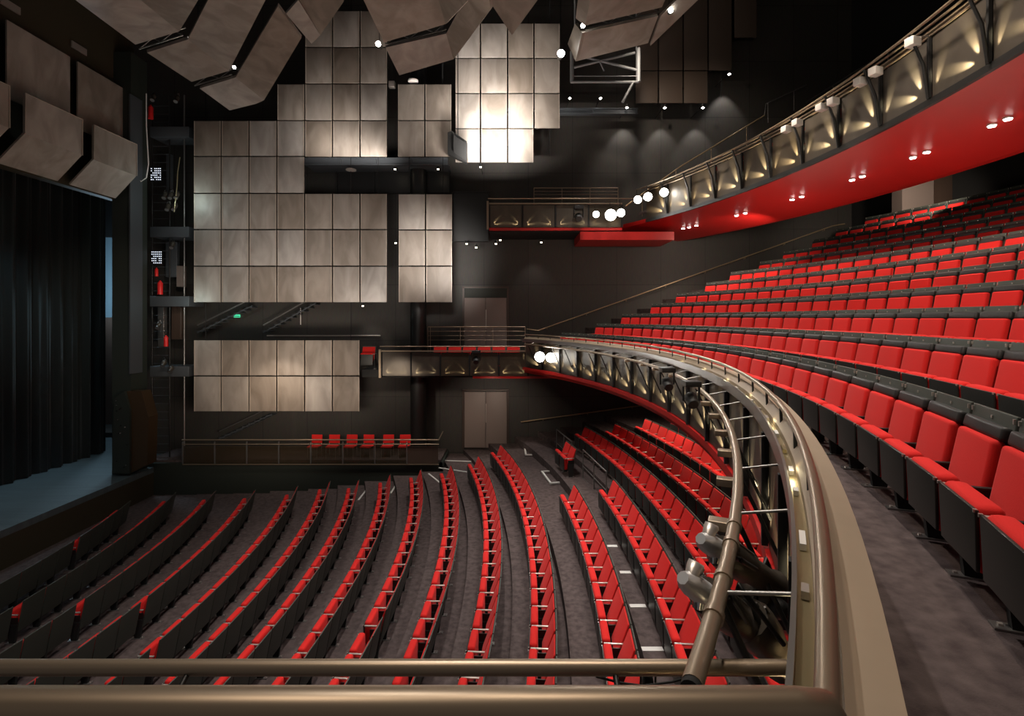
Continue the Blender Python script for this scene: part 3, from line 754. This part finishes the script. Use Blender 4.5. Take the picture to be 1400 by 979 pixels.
# ------------------------------------------------------------------ hanging tile screens
TM = 37.85; 
def screen(label, Y, cells, xs, ys, m='tile', name='tile_screen'):
    z0 = P(0, max(ys), Y).z; xm = P((xs[0]+xs[-1])/2, 0, Y).x
    root = thing(name, label, 'acoustic screen', (xm, Y, z0))
    for (c, r) in cells:
        a = P(xs[c], ys[r], Y); b = P(xs[c+1], ys[r+1], Y)
        tm = MB().box(((a.x+b.x)/2, Y, (a.z+b.z)/2), (b.x-a.x-.06, .05, a.z-b.z-.05), m, r=.006)
        if m == 'tile':
            for x in (a.x+.04, b.x-.04): tm.box((x, Y-.018, (a.z+b.z)/2), (.018, .05, a.z-b.z-.05), 'tile_rim')
        part(tm, 'tile_panel', root)
    bk = MB()
    cols = sorted({c for c, r in cells})
    for c in cols:
        rr = [r for cc, r in cells if cc == c]; a = P(xs[c], ys[min(rr)], Y); b = P(xs[c+1], ys[max(rr)+1], Y)
        for x in (a.x+.12, b.x-.12): bk.box((x, Y+.06, (a.z+b.z)/2), (.05, .06, a.z-b.z-.02), 'blackmatt')
    for r in sorted({r for c, r in cells}):
        cc = [c for c, q in cells if q == r]; a = P(xs[min(cc)], ys[r], Y); b = P(xs[max(cc)+1], ys[r+1], Y)
        bk.box(((a.x+b.x)/2, Y+.11, (a.z+b.z)/2), (b.x-a.x-.03, .05, .06), 'blackmatt')
    part(bk, 'hanging_frame', root)
    for x in (P(xs[0], 0, Y).x+.4, P(xs[-1], 0, Y).x-.4):
        part(MB().tube([(x, Y+.11, P(0, max(ys), Y).z+.3), (x, Y+.11, CZ+14.0)], .012, 'blackmatt', 5), 'hanging_rod', root)
    return root
XS = [265, 303, 341, 379, 417, 455, 492.5, 530]
screen('large stepped screen of beige tiles, the biggest on the side wall', 20.0, [(c, r) for c in range(7) for r in range(5) if not (c > 3 and r < 2)], XS, [165, 214, 264.5, 314, 364, 414])
screen('beige tile screen hanging above the gap, its lowest row brightly lit', 20.0, [(3, 2)]+[(c, r) for c in (4, 5, 6) for r in range(4)], XS, [15, 65, 115, 165, 215])
screen('two by two beige tile screen beside the black speaker', 20.0, [(c, r) for c in (0, 1) for r in (0, 1)], [543.5, 581, 618], [115, 165, 215])
screen('narrow two by three beige tile screen in front of the round column', 20.0, [(c, r) for c in (0, 1) for r in (0, 1, 2)], [544.5, 582, 619], [265, 314.5, 364, 414])
screen('tallest tile screen nearest the centre, its left columns brilliantly lit', 20.0, [(c, r) for c in (0, 1, 2) for r in range(4)]+[(3, r) for r in range(3)], [622, 657, 694, 730, 766], [32, 80, 128, 176, 223])
screen('lowest tile screen of two rows above the side box', 20.0, [(c, r) for c in range(6) for r in (0, 1)], [265, 303, 341, 379, 417, 455, 492.5], [464.5, 514, 563])
mat('darkwood', (.085, .062, .048), .5)
screen('row of long dark brown boards high above the upper gallery', 20.8, [(0, 1), (1, 1), (2, 1), (0, 0), (1, 0), (2, 0), (3, 0)], [868, 900, 934, 968, 1001], [-60, 97, 142], 'darkwood', 'board_screen')
screen('single short dark brown board beyond the long dark boards', 20.8, [(0, 0)], [1003, 1035], [-60, 52], 'darkwood', 'board_screen')

# steel galleries glimpsed behind the screens
def beam(label, x0, x1, yt, yb, Y, m='greysteel', dep=1.0, name='steel_beam'):
    a = P(x0, yt, Y); b = P(x1, yb, Y); z = (a.z+b.z)/2; h = a.z-b.z; xm = (a.x+b.x)/2; L = b.x-a.x
    mb = MB().box((xm, Y+.06, z), (L, .05, h), m)
    mb.box((xm, Y+.06, z+h/2-.02), (L, .22, .04), m); mb.box((xm, Y+.06, z-h/2+.02), (L, .22, .04), m)
    k = max(1, int(L/1.4))
    for i in range(k+1): mb.box((a.x+.03+(L-.06)*i/k, Y+.03, z), (.03, .12, h), m)
    if dep > .5: mb.box((xm, Y+.1+dep/2, z-h/2+.05), (L, dep, .04), m)
    o = mb.build(name); tag(o, label, 'beam'); return o
beam('grey steel walkway edge just under the upper tile screens', 416, 612, 216, 226, 20.4)
beam('dark steel beam crossing between the tall screens and the upper gallery', 618, 668, 262, 330, 21.2, 'black', dep=.2)
beam('long grey steel beam under the upper wall boards', 460, 615, 228, 264, 21.4, 'black', .3)
beam('dark steel beam high over the truss', 690, 872, 148, 156, 21.0, 'greysteel', .3)
# stairs seen in the gaps
for i, (a, b, lab) in enumerate((((360, 455), (432, 414), 'dim metal stair flight in the gap below the large screen'), ((270, 455), (345, 418), 'dark metal stair flight behind the gap near the stage tower'), ((300, 600), (372, 566), 'dark stair flight above the side box'))):
    p, q = P(*a, 21.5), P(*b, 21.5); mb = MB()
    for dz in (0, .9): mb.tube([p+Vector((0, 0, dz*.35)), q+Vector((0, 0, dz*.35))], .03, 'steel' if dz else 'greysteel', 6)
    n = 9
    for k in range(n): c = p.lerp(q, (k+.5)/n); mb.box(c+Vector((0, .2, 0)), (.26, .5, .03), 'greysteel')
    o = mb.build('stair_flight'); tag(o, lab, 'stairs')
o = MB().tube([P(365, 459, 21.96), P(520, 459, 21.96)], .03, 'alu', 8).build('rail'); tag(o, 'shiny level rail just above the lowest tile screen', 'rail')
o = MB().tube([P(411, 421, 21.96), P(411, 444, 21.96)], .02, 'white', 8).build('fluorescent_tube'); tag(o, 'small pale upright tube in the gap under the large screen', 'lamp')

# ------------------------------------------------------------------ bent ceiling reflectors
def ray_plane(px, py, o, n):
    d = Vector(((px-700)/F, 1, (HY-py)/F)); c = Vector((0, 0, CZ)); t = (Vector(o)-c).dot(n)/d.dot(n); return c+d*t
def facet(pts, D):
    """board whose first three corners have the depths D; the rest lie in their plane"""
    p = [P(pts[i][0], pts[i][1], D[i]) for i in range(3)]; n = (p[1]-p[0]).cross(p[2]-p[0]).normalized()
    for q in pts[3:]: p.append(ray_plane(q[0], q[1], p[0], n))
    if n.dot(Vector((0, 0, CZ))-p[0]) > 0: n = -n
    return p, n*.09
def reflector(label, facets):
    root = None
    for pts, D in facets:
        p, off = facet(pts, D)
        if root is None: root = thing('ceiling_reflector', label, 'acoustic reflector', tuple(p[0]), 0, None)
        part(MB().prism(p, off, 'tile'), 'board', root)
    return root
reflector('bent beige ceiling reflector nearest the stage portal', [([(192, 0), (245, 43), (185, 61), (103, 0)], (11.8, 13.4, 13.7)), ([(192, 0), (245, 43), (271, 0), (262, -25), (175, -14)], (11.8, 13.4, 11.2))])
reflector('bent beige ceiling reflector, second out from the stage portal', [([(257, 54), (313, 97), (262, 112), (201, 72)], (13.8, 15.3, 15.6)), ([(257, 54), (313, 97), (363, 0), (300, -30), (275, 18)], (13.8, 15.3, 11.8))])
reflector('bent beige ceiling reflector, third out from the stage portal', [([(322, 106), (361, 137), (350, 142), (314, 151), (273, 121)], (15.8, 16.9, 17.1)), ([(322, 106), (361, 137), (412, 52), (380, 8)], (15.8, 16.9, 14.0))])
reflector('dim bent ceiling reflector with its folded flap pointing down', [([(391, 19), (426, 60), (438, 48), (408, 0)], (15.6, 16.8, 16.6)), ([(408, 0), (438, 48), (470, 2), (468, -20), (410, -20)], (15.4, 16.6, 15.5))])
reflector('broad bent reflector at the top centre, nearer one', [([(600, 0), (609, 33), (525, 58), (497, 0), (520, -25), (592, -25)], (12.6, 13.4, 13.9)), ([(600, 0), (609, 33), (640, 0), (655, -25), (592, -25)], (12.6, 13.4, 11.0))])
reflector('bent reflector below the broad one at the top centre', [([(610, 46), (620, 81), (546, 103), (527, 65)], (14.6, 15.5, 16.0)), ([(610, 46), (620, 81), (671, 12), (668, -6), (640, -10)], (14.6, 15.5, 12.4))])
reflector('narrow dark reflector flap beside the brightest tile screen', [([(700, 48), (735, 0), (730, -20), (668, -20), (672, 6)], (15.5, 14.5, 14.2))])
reflector('bent reflector at the top right of centre, nearer one', [([(807, 0), (800, 35), (905, 10), (918, -20), (812, -20)], (13.0, 13.9, 14.3)), ([(807, 0), (800, 35), (787, 25), (791, -8)], (13.0, 13.9, 14.0))])
reflector('bent reflector under the nearer one, right above the steel truss', [([(796, 45), (787, 84), (886, 59), (900, 22)], (14.6, 15.6, 15.9)), ([(796, 45), (787, 84), (776, 60), (786, 32)], (14.6, 15.6, 15.8)), ([(903, 22), (889, 63), (975, -20), (945, -20)], (15.0, 16.0, 14.2))])
# truss strips between the boards
def strip(label, a, b, Ya, Yb):
    p, q = P(*a, Ya), P(*b, Yb); mb = MB(); d = q-p; up = Vector((0, .12, .28))
    mb.tube([p, q], .02, 'steel', 6); mb.tube([p+up, q+up], .02, 'steel', 6); n = max(3, int(d.length/.35))
    for k in range(n):
        mb.tube([p+d*(k/n)+(up if k % 2 else Vector((0, 0, 0))), p+d*((k+1)/n)+(Vector((0, 0, 0)) if k % 2 else up)], .012, 'steel', 5)
    o = mb.build('truss'); tag(o, label, 'truss')
strip('thin truss in the slot between first and second reflector by the portal', (190, 67), (250, 48), 14.6, 14.4)
strip('thin truss in the slot between second and third reflector by the portal', (266, 117), (317, 102), 16.4, 16.2)
strip('thin truss in the slot of the top centre reflectors', (527, 61), (610, 40), 15.2, 15.0)
strip('thin truss in the slot of the reflectors right of centre', (797, 40), (903, 16), 15.2, 15.2)
# steel cross-braced frame under the right-hand reflectors
root = thing('steel_frame', 'cross-braced grey steel frame hanging beneath the reflectors right of centre', 'steel frame', tuple(P(825, 115, 18)))
for a, b, r in (((782, 70), (782, 112), .07), ((873, 66), (873, 112), .09), ((786, 70), (786, -60), .03), ((870, 68), (870, -60), .03), ((780, 112), (873, 112), .05), ((785, 92), (868, 72), .05), ((800, 78), (872, 96), .05), ((782, 104), (873, 104), .02), ((866, 112), (851, 140), .05), ((820, 84), (826, 97), .03)):
    part(MB().tube([P(*a, 18), P(*b, 18)], r, 'painted_steel', 4), 'steel_member', root)

# ------------------------------------------------------------------ portal panels
for i, (y0, y1) in enumerate(((11.6, 14.15), (14.6, 16.55), (17.0, 18.95))):
    nm = ('nearest the viewer, cut by the frame', 'middle one with a bright rim', 'the one next to the stage tower')[i]
    root = thing('portal_reflector', 'bent beige board over the stage opening, '+nm, 'acoustic reflector', (-14.0, (y0+y1)/2, CZ+4.4))
    X0 = -13.9; zt, zh, zb = CZ+6.4, CZ+5.24, CZ+4.38
    part(MB().prism([(X0, y0, zt), (X0, y1, zt), (X0, y1, zh), (X0, y0, zh)], (-.05, 0, 0), 'tile'), 'upright_board', root)
    part(MB().prism([(X0, y0, zh), (X0, y1, zh), (X0-.7, y1-.1, zb), (X0-.7, y0-.1, zb)], (-.03, 0, .05), 'tile'), 'sloping_board', root)
    part(MB().prism([(-14.5, y0+.1, CZ+8.55), (-14.5, y1+.25, CZ+8.55), (-14.5, y1+.25, CZ+6.3), (-14.5, y0+.1, CZ+6.3)], (-.05, 0, 0), 'tile'), 'upper_board', root)
    part(MB().tube([(X0+.02, y0, zh), (X0+.02, y0, zt), (X0+.02, y1, zt), (X0+.02, y1, zh)], .014, 'tile_rim', 6), 'rim', root)
    o = MB().box((-14.8, y0+.5, CZ+9.2), (.05, .6, .22), 'alu').build('vent_grille'); tag(o, 'small pale grille high over the stage opening, '+('nearest the viewer', 'middle one', 'farthest')[i], 'vent', 'pale grilles over the stage')
light('SPOT', (-12.6, 15.5, CZ+2.2), 8, WARM, (-14.2, 15.8, CZ+5.4), .3, 110, .9)

# stage curtain with folds
mb = MB(); n = 220; vs = []
for i in range(n+1):
    y = 15.2+(22.4-15.2)*i/n; x = -17.75+.11*math.sin(y*9.5)+.06*math.sin(y*23+1)
    for z in (CZ-5.84, CZ+1.8, CZ+6.5): vs.append((x, y, z))
    for z in (CZ+6.5, CZ+1.8, CZ-5.84): vs.append((x-.03, y, z))
fs = []
for i in range(n):
    a = 6*i; b = a+6
    for k in range(6): fs.append((a+k, b+k, b+(k+1) % 6, a+(k+1) % 6))
mb.add(vs, fs, 'curtain', True)
o = mb.build('stage_curtain'); tag(o, 'black pleated stage curtain hanging behind the stage edge', 'curtain')
# cabinet at the stage corner
mb = MB().prism([P(170, 535, 18.9), P(193, 535, 18.9), P(203, 570, 18.9), P(201, 636, 18.9), P(176, 648, 18.9), P(172, 560, 18.9)], (0, .5, 0), 'cabinet')
root = thing('stage_cabinet', 'tall brown-sided cabinet standing at the stage corner', 'cabinet', tuple(P(185, 648, 18.9)))
part(mb, 'side_panel', root)
mb = MB().prism([P(156, 545, 18.8), P(170, 535, 18.8), P(177, 560, 18.8), P(177, 648, 18.8), P(153, 647, 18.8)], (0, .5, 0), 'greenblack')
part(mb, 'front_panel', root)
kn = MB()
for i in range(14): kn.box(P(random.uniform(158, 174), random.uniform(548, 640), 18.78), (.03, .03, .03), random.choice(('steel', 'alu', 'black')))
part(kn, 'fittings', root)

# ------------------------------------------------------------------ stage tower with its platforms
TY = 20.3
root = thing('stage_tower', 'dark ladder tower with four grey platforms between stage and tile screens', 'tower', tuple(P(232, 650, TY)))
for py in (180, 317, 412, 508):
    a = P(205, py-7, TY); b = P(258, py+7, TY); part(MB().box(((a.x+b.x)/2, TY+.5, (a.z+b.z)/2), (b.x-a.x, 1.0, a.z-b.z), 'greysteel', r=.01), 'platform', root)
for px in (208, 232, 252): part(MB().tube([P(px, 632, TY+.3), P(px, 130, TY+.3)], .03, 'steel' if px == 252 else 'black', 6), 'upright', root)
lad = MB()
for k in range(46): lad.tube([P(208, 640-11*k, TY+.3), P(232, 640-11*k, TY+.3)], .010, 'greysteel', 5)
part(lad, 'rungs', root)
for k, (px, py, w_, h_, m_, lab) in enumerate(((232, 240, 6, 60, 'greysteel', 'upright steel post section on the tower under its top platform'), (236, 355, 16, 50, 'greysteel', 'grey steel door-like plate on the tower, under the second platform'), (248, 378, 10, 30, 'doorpaint', 'grey cloth bundle hanging on the third tower platform'), (222, 445, 9, 60, 'steel', 'pale vertical duct on the tower below the third platform'), (243, 440, 14, 50, 'brownwood', 'brown crate on the tower below the third platform'))):
    o = MB().box(P(px, py, TY+.9), (w_*TY/F, .2, h_*TY/F), m_, r=.02).build('tower_plate'); tag(o, lab, 'equipment')
for k, (px, py, s) in enumerate(((206, 153, 1), (219, 393, 1), (214, 372, .6), (227, 466, .8))):
    t = thing('fire_extinguisher', 'red fire extinguisher on the stage tower, '+('on the top platform', 'larger one on the third platform', 'smaller one above the larger on the third platform', 'lowest one above the bottom platform')[k], 'fire extinguisher', tuple(P(px, py+10*s, TY)), 0, 'red extinguishers on the tower')
    c = P(px, py, TY); h = .28*s*2
    part(MB().tube([c+Vector((0, 0, -h/2)), c+Vector((0, 0, h*.3)), c+Vector((0, 0, h*.42)), c+Vector((0, 0, h*.5))], [.085*s+.01, .085*s+.01, .05*s, .02], 'extred', 12), 'bottle', t)
    part(MB().box(c+Vector((0, 0, h*.56)), (.08*s, .03, .05), 'black'), 'valve', t)
for k, (px, py) in enumerate(((213, 238), (214, 352))):
    t = thing('led_panel', 'panel of small white indicator lamps on the stage tower, '+('upper' if k == 0 else 'lower')+' of two', 'lamp panel', tuple(P(px, py+9, TY-.1)))
    part(MB().box(P(px, py, TY-.1), (.44, .05, .56), 'black'), 'housing', t)
    mb = MB()
    for r in range(6):
        for c in range(6):
            if random.random() < .85: mb.box(P(px-6.2+2.5*c, py-7.5+3*r, TY-.15), (.022, .02, .022), 'led')
    part(mb, 'indicator_lamps', t)
# theatre lanterns
def lantern(label, a, b, r, hot=False, name='stage_lantern', lensm=None, hang=None):
    """profile spot: a rear cap, b lens end (3-D points)"""
    a, b = Vector(a), Vector(b); d = b-a; t = thing(name, label, 'stage light', tuple(a), 0, 'stage lanterns')
    part(MB().tube([a+d*.22, a+d*.3, a+d*.55, a+d*.6, a+d*.93, b], [r*.85, r, r*.95, r*.78, r*.78, r*.95], 'lantern_body' if r > .05 else 'black', 14), 'body', t)
    cap = MB().tube([a-d*.02, a+d*.04, a+d*.15, a+d*.22], [r*.3, r*.55, r*.58, r*.6], 'silver' if hot else 'black', 8)
    if hot:
        up_ = Vector((0, 0, r*.95)); cap.tube([a+d*.06+up_*.2, a+d*.10+up_, a+d*.17+up_*1.15], [r*.35, r*.42, r*.2], 'alu', 6)
        cap.tube([a+d*.14-up_*.9, a+d*.15-up_*.2], [r*.28, r*.4], 'chrome', 8)
    part(cap, 'lamp_cap', t)
    part(MB().tube([b-d*.02, b+d*.01], r*.8, lensm or 'steel', 14), 'lens', t)
    side = d.cross(Vector((0, 0, 1))).normalized(); m = a+d*.45; yk = MB(); up = hang if hang is not None else m+Vector((0, 0, r*2.4))
    yk.tube([m-side*r*1.12, (m-side*r*1.12).lerp(up, .8), up, (m+side*r*1.12).lerp(up, .8), m+side*r*1.12], .012 if r > .05 else .008, 'black', 6)
    part(yk, 'yoke', t)
    fin = MB()
    for s in (-.6, -.2, .2, .6): fin.tube([a+d*.3+Vector((0, 0, r*.95))+side*r*s, a+d*.55+Vector((0, 0, r*.9))+side*r*s], .006, 'steel', 4)
    part(fin, 'cooling_fins', t)
    return t
lantern('black profile lantern with silver cap hanging on the curved pipe, upper of the near two', P(960, 738, 2.35), P(1058, 800, 2.75), .085, True, hang=P(1012, 765, 2.2))
lantern('black profile lantern with silver cap hanging on the curved pipe, lower of the near two', P(936, 792, 2.0), P(1052, 880, 2.35), .085, True, hang=P(1000, 815, 1.95))
lantern('brown-black lantern behind the end of the curved pipe', P(1008, 825, 2.2), P(1070, 905, 2.4), .10, False, hang=P(1010, 800, 2.1))
lantern('black round-backed lantern beside the balcony edge, right of the silver-capped pair', P(1072, 838, 2.6), P(1020, 800, 2.8), .09, False)
def head(label, p, r, beam=None):
    p = Vector(p); t = thing('moving_light', label, 'stage light', tuple(p), 0, 'moving lights on the balcony pipes')
    part(MB().box(p+Vector((0, 0, r*2.2)), (r*2.2, r*2.2, r*.8), 'black', r=.01), 'base', t)
    part(MB().tube([p+Vector((-r*1.1, 0, r*1.8)), p+Vector((-r*1.1, 0, 0)), p+Vector((-r*1.1, 0, -r*.2))], r*.16, 'black', 6).tube([p+Vector((r*1.1, 0, r*1.8)), p+Vector((r*1.1, 0, 0)), p+Vector((r*1.1, 0, -r*.2))], r*.16, 'black', 6), 'yoke', t)
    part(MB().tube([p+Vector((0, r*.9, r*.5)), p+Vector((0, r*.5, r*.3)), p+Vector((0, -r*.8, -r*.5)), p+Vector((0, -r*1.0, -r*.6))], [r*.4, r*.9, r*.8, r*.7], 'headrest', 12), 'head', t)
    return t
head('grey moving light hanging under the curved pipe, nearer of two', P(945, 546, 6.4), .09); head('black moving light hanging under the curved pipe, farther of two', P(912, 524, 8.3), .10)
head('black moving light hanging in front of the near lower gallery', P(651, 492, 19.6), .14); head('black moving light on the upper side gallery front', P(791, 297, 19.6), .16)
head('small black lamp hung beneath the thin near pipe', P(886, 934, 1.9), .025)

def glowlamp(label, px, py, Y, r, pw=0, target=None, m='lens', cone=60, power_size=.08):
    p = P(px, py, Y); t = thing('spotlight', label, 'stage light', tuple(p), 0, 'lit spotlights')
    part(MB().tube([p+Vector((0, .02, 0)), p+Vector((0, .3+r, .08))], [r*1.1, r*.7], 'black', 12), 'body', t)
    part(MB().tube([p+Vector((0, -.02, 0)), p+Vector((0, .02, 0))], r, m, 16), 'lens', t)
    part(MB().tube([p+Vector((0, .15, 0)), p+Vector((0, .15, r*2.2+.1)) if Y > 17 else Vector((p.x, p.y+.15, CZ+14))], .012, 'black', 5), 'hook', t)
    if pw: light('SPOT', p+Vector((0, -.12, 0)), pw, NEUT, target, power_size, cone, .7)
for lab, px, py, Y, r, pw, tg in (
    ('brilliant spotlight beside the top centre reflectors', 517, 60, 15.5, .075, 160, (-3, 10, 0)),
    ('brilliant spotlight between the brightest tile screen and the truss', 767, 73, 15.5, .11, 260, (2, 9, 0)),
    ('brightest spotlight on the upper side gallery front', 835, 294, 19.5, .21, 260, (2, 8, 2)),
    ('spotlight just stageward of the brightest one on the upper gallery', 815, 293, 19.5, .12, 80, (-1, 8, 2)),
    ('spotlight just beyond the brightest one on the upper gallery', 849, 291, 19.5, .15, 80, (4, 8, 2)),
    ('spotlight at the gallery corner, lowest of three in a rising line', 872, 273, 19.3, .14, 15, (-2, 6, 0)),
    ('spotlight at the gallery corner, middle of three in a rising line', 886, 269, 19.0, .15, 15, (-2, 6, 0)),
    ('spotlight at the gallery corner, highest of three in a rising line', 908, 263, 18.6, .15, 15, (-2, 6, 0)),
    ('glaring spotlight at the lower balcony corner, stageward one', 738, 488, 18.3, .18, 30, (-3, 6, 2)),
    ('glaring spotlight at the lower balcony corner, balcony-side one', 753, 489, 18.2, .17, 20, (-2, 6, 2)),
    ('lit lamp in the slot between the first two portal-side reflectors', 266, 45, 14.0, .07, 0, None),
    ('lit lamp in the slot of the third portal-side reflector', 320, 92, 16.4, .05, 0, None),
    ('lit lamp at the upper slot of the reflectors right of centre', 917, 14, 14.8, .07, 0, None),
    ('lit lamp at the stageward end of the slot right of centre', 797, 35, 14.5, .06, 0, None)):
    glowlamp(lab, px, py, Y, r, pw, tg)
dots = ((779, 134), (821, 134), (857, 147), (909, 147), (961, 147), (997, 101), (540, 231), (599, 231), (657, 228), (541, 332), (638, 333), (651, 338), (678, 333), (684, 328), (496, 418), (843, 326), (740, 331))
for i, (px, py) in enumerate(dots):
    Y = 20.6; p = P(px, py, Y)
    t = thing('downlight', 'tiny lit downlight on the dark side wall, '+ordn(i)+' of those scattered there', 'downlight', tuple(p), 0, 'tiny wall downlights')
    part(MB().tube([p, p+Vector((0, 0, .12))], .06, 'black', 10), 'can', t)
    part(MB().tube([p+Vector((0, 0, .1)), Vector((p.x, YW, p.z+.1))], .012, 'blackmatt', 5), 'wall_arm', t)
    part(MB().tube([p+Vector((0, 0, -.03)), p], .05 if i < 6 else .035, 'lens_soft' if i > 5 else 'lens', 10), 'lens', t)
for px in (857, 909, 958):
    p = P(px, 150, 21.4); light('SPOT', p, 40, NEUT, p+Vector((0, .22, -1)), .04, 70, .6)
p = P(997, 104, 21.4); light('SPOT', p, 50, NEUT, p+Vector((0, .22, -1)), .04, 70, .6)
for px, py in ((497, 420), (640, 340), (560, 335), (730, 336)):
    p = P(px, py, 21.3); light('SPOT', p, 12, NEUT, p+Vector((0, .15, -1)), .04, 80, .8)

# hung speaker, small ceiling items
root = thing('speaker', 'black angled loudspeaker hung beside the brightest tile screen', 'loudspeaker', tuple(P(625, 222, 19.5)))
mb = MB().prism([P(612, 181, 19.5), P(618, 179, 19.3), P(638, 193, 19.2), P(638, 222, 19.2), P(612, 210, 19.5)], (.0, .3, 0), 'blackmatt'); part(mb, 'cabinet', root)
part(MB().prism([P(620, 184, 19.27), P(636, 195, 19.16), P(636, 219, 19.16), P(620, 208, 19.27)], (0, -.02, 0), 'blackmatt'), 'grille', root)
part(MB().tube([P(626, 190, 19.35), P(626, 190, 19.35)+Vector((0, 0, 6.9))], .015, 'blackmatt', 5), 'hanging_rod', root)
o = MB().box(P(536, 116, 20.2), (.24, .2, .24), 'alu', r=.02).tube([P(536, 112, 20.2), P(536, 112, 20.2)+Vector((0, 0, 4.8))], .012, 'black', 5).build('junction_box'); tag(o, 'small pale box hanging in the gap between two tile screens', 'box')
o = MB().tube([P(565, 112, 20.0), P(565, 110, 20.0)], .2, 'white', 16).build('disc_antenna'); tag(o, 'pale flat disc above the two by two tile screen', 'disc')
o = MB().tube([P(480, 233, 20.0), P(480, 231.5, 20.0)], .2, 'alu', 16).build('disc_antenna'); tag(o, 'pale flat disc under the upper tile screens', 'disc')
o = MB().box(P(324, 432, 21.97), (.25, .05, .12), 'exitgreen').build('indicator_lamp'); tag(o, 'faint green lamp in the dark gap under the large tile screen', 'lamp')
o = MB().tube([P(200, 128, 19.5), P(200, 170, 19.5), P(203, 225, 19.5), P(200, 243, 19.5), P(193, 248, 19.5), P(183, 240, 19.5)], .02, 'white', 6).build('cable'); tag(o, 'white cable looping down beside the stage tower', 'cable')
o = MB().tube([P(246, 215, 20), P(243, 235, 20), P(242, 255, 20), P(238, 290, 20)], .02, 'gold', 6).build('cable'); tag(o, 'yellowish cable hanging within the stage tower', 'cable')
o = MB().box(P(648, 270, 21.5), (.36, .06, .28), 'greysteel').build('wall_box'); tag(o, 'small grey box on the dark wall beside the narrow tile screen', 'box')
# lanterns stacked in the tower
for i, (px, py) in enumerate(((236, 262), (228, 262), (244, 262), (232, 278), (241, 278), (238, 330), (219, 440), (236, 500), (212, 128), (244, 130), (226, 492))):
    lantern('small dark lantern clamped on the stage tower, '+ordn(i)+' counting down the tower' if False else 'small dark lantern clamped among others on the stage tower', P(px, py, TY-.05), P(px-4, py+9, TY-.3), .09, i % 3 == 0)

# ------------------------------------------------------------------ a few seats of the upper balcony
for i in range(9):
    a = math.asin((17.8-CC[1])/23.3)-i*.6/23.3; x, y, _ = pola(CC, 23.3, a, 0)
    place_seat('balcony_chair', 'red seat just showing over the upper balcony rail, '+ordn(i)+' from its far end', (x, y, CZ+4.45), a+PI, True, True, 'red seats on the upper balcony')
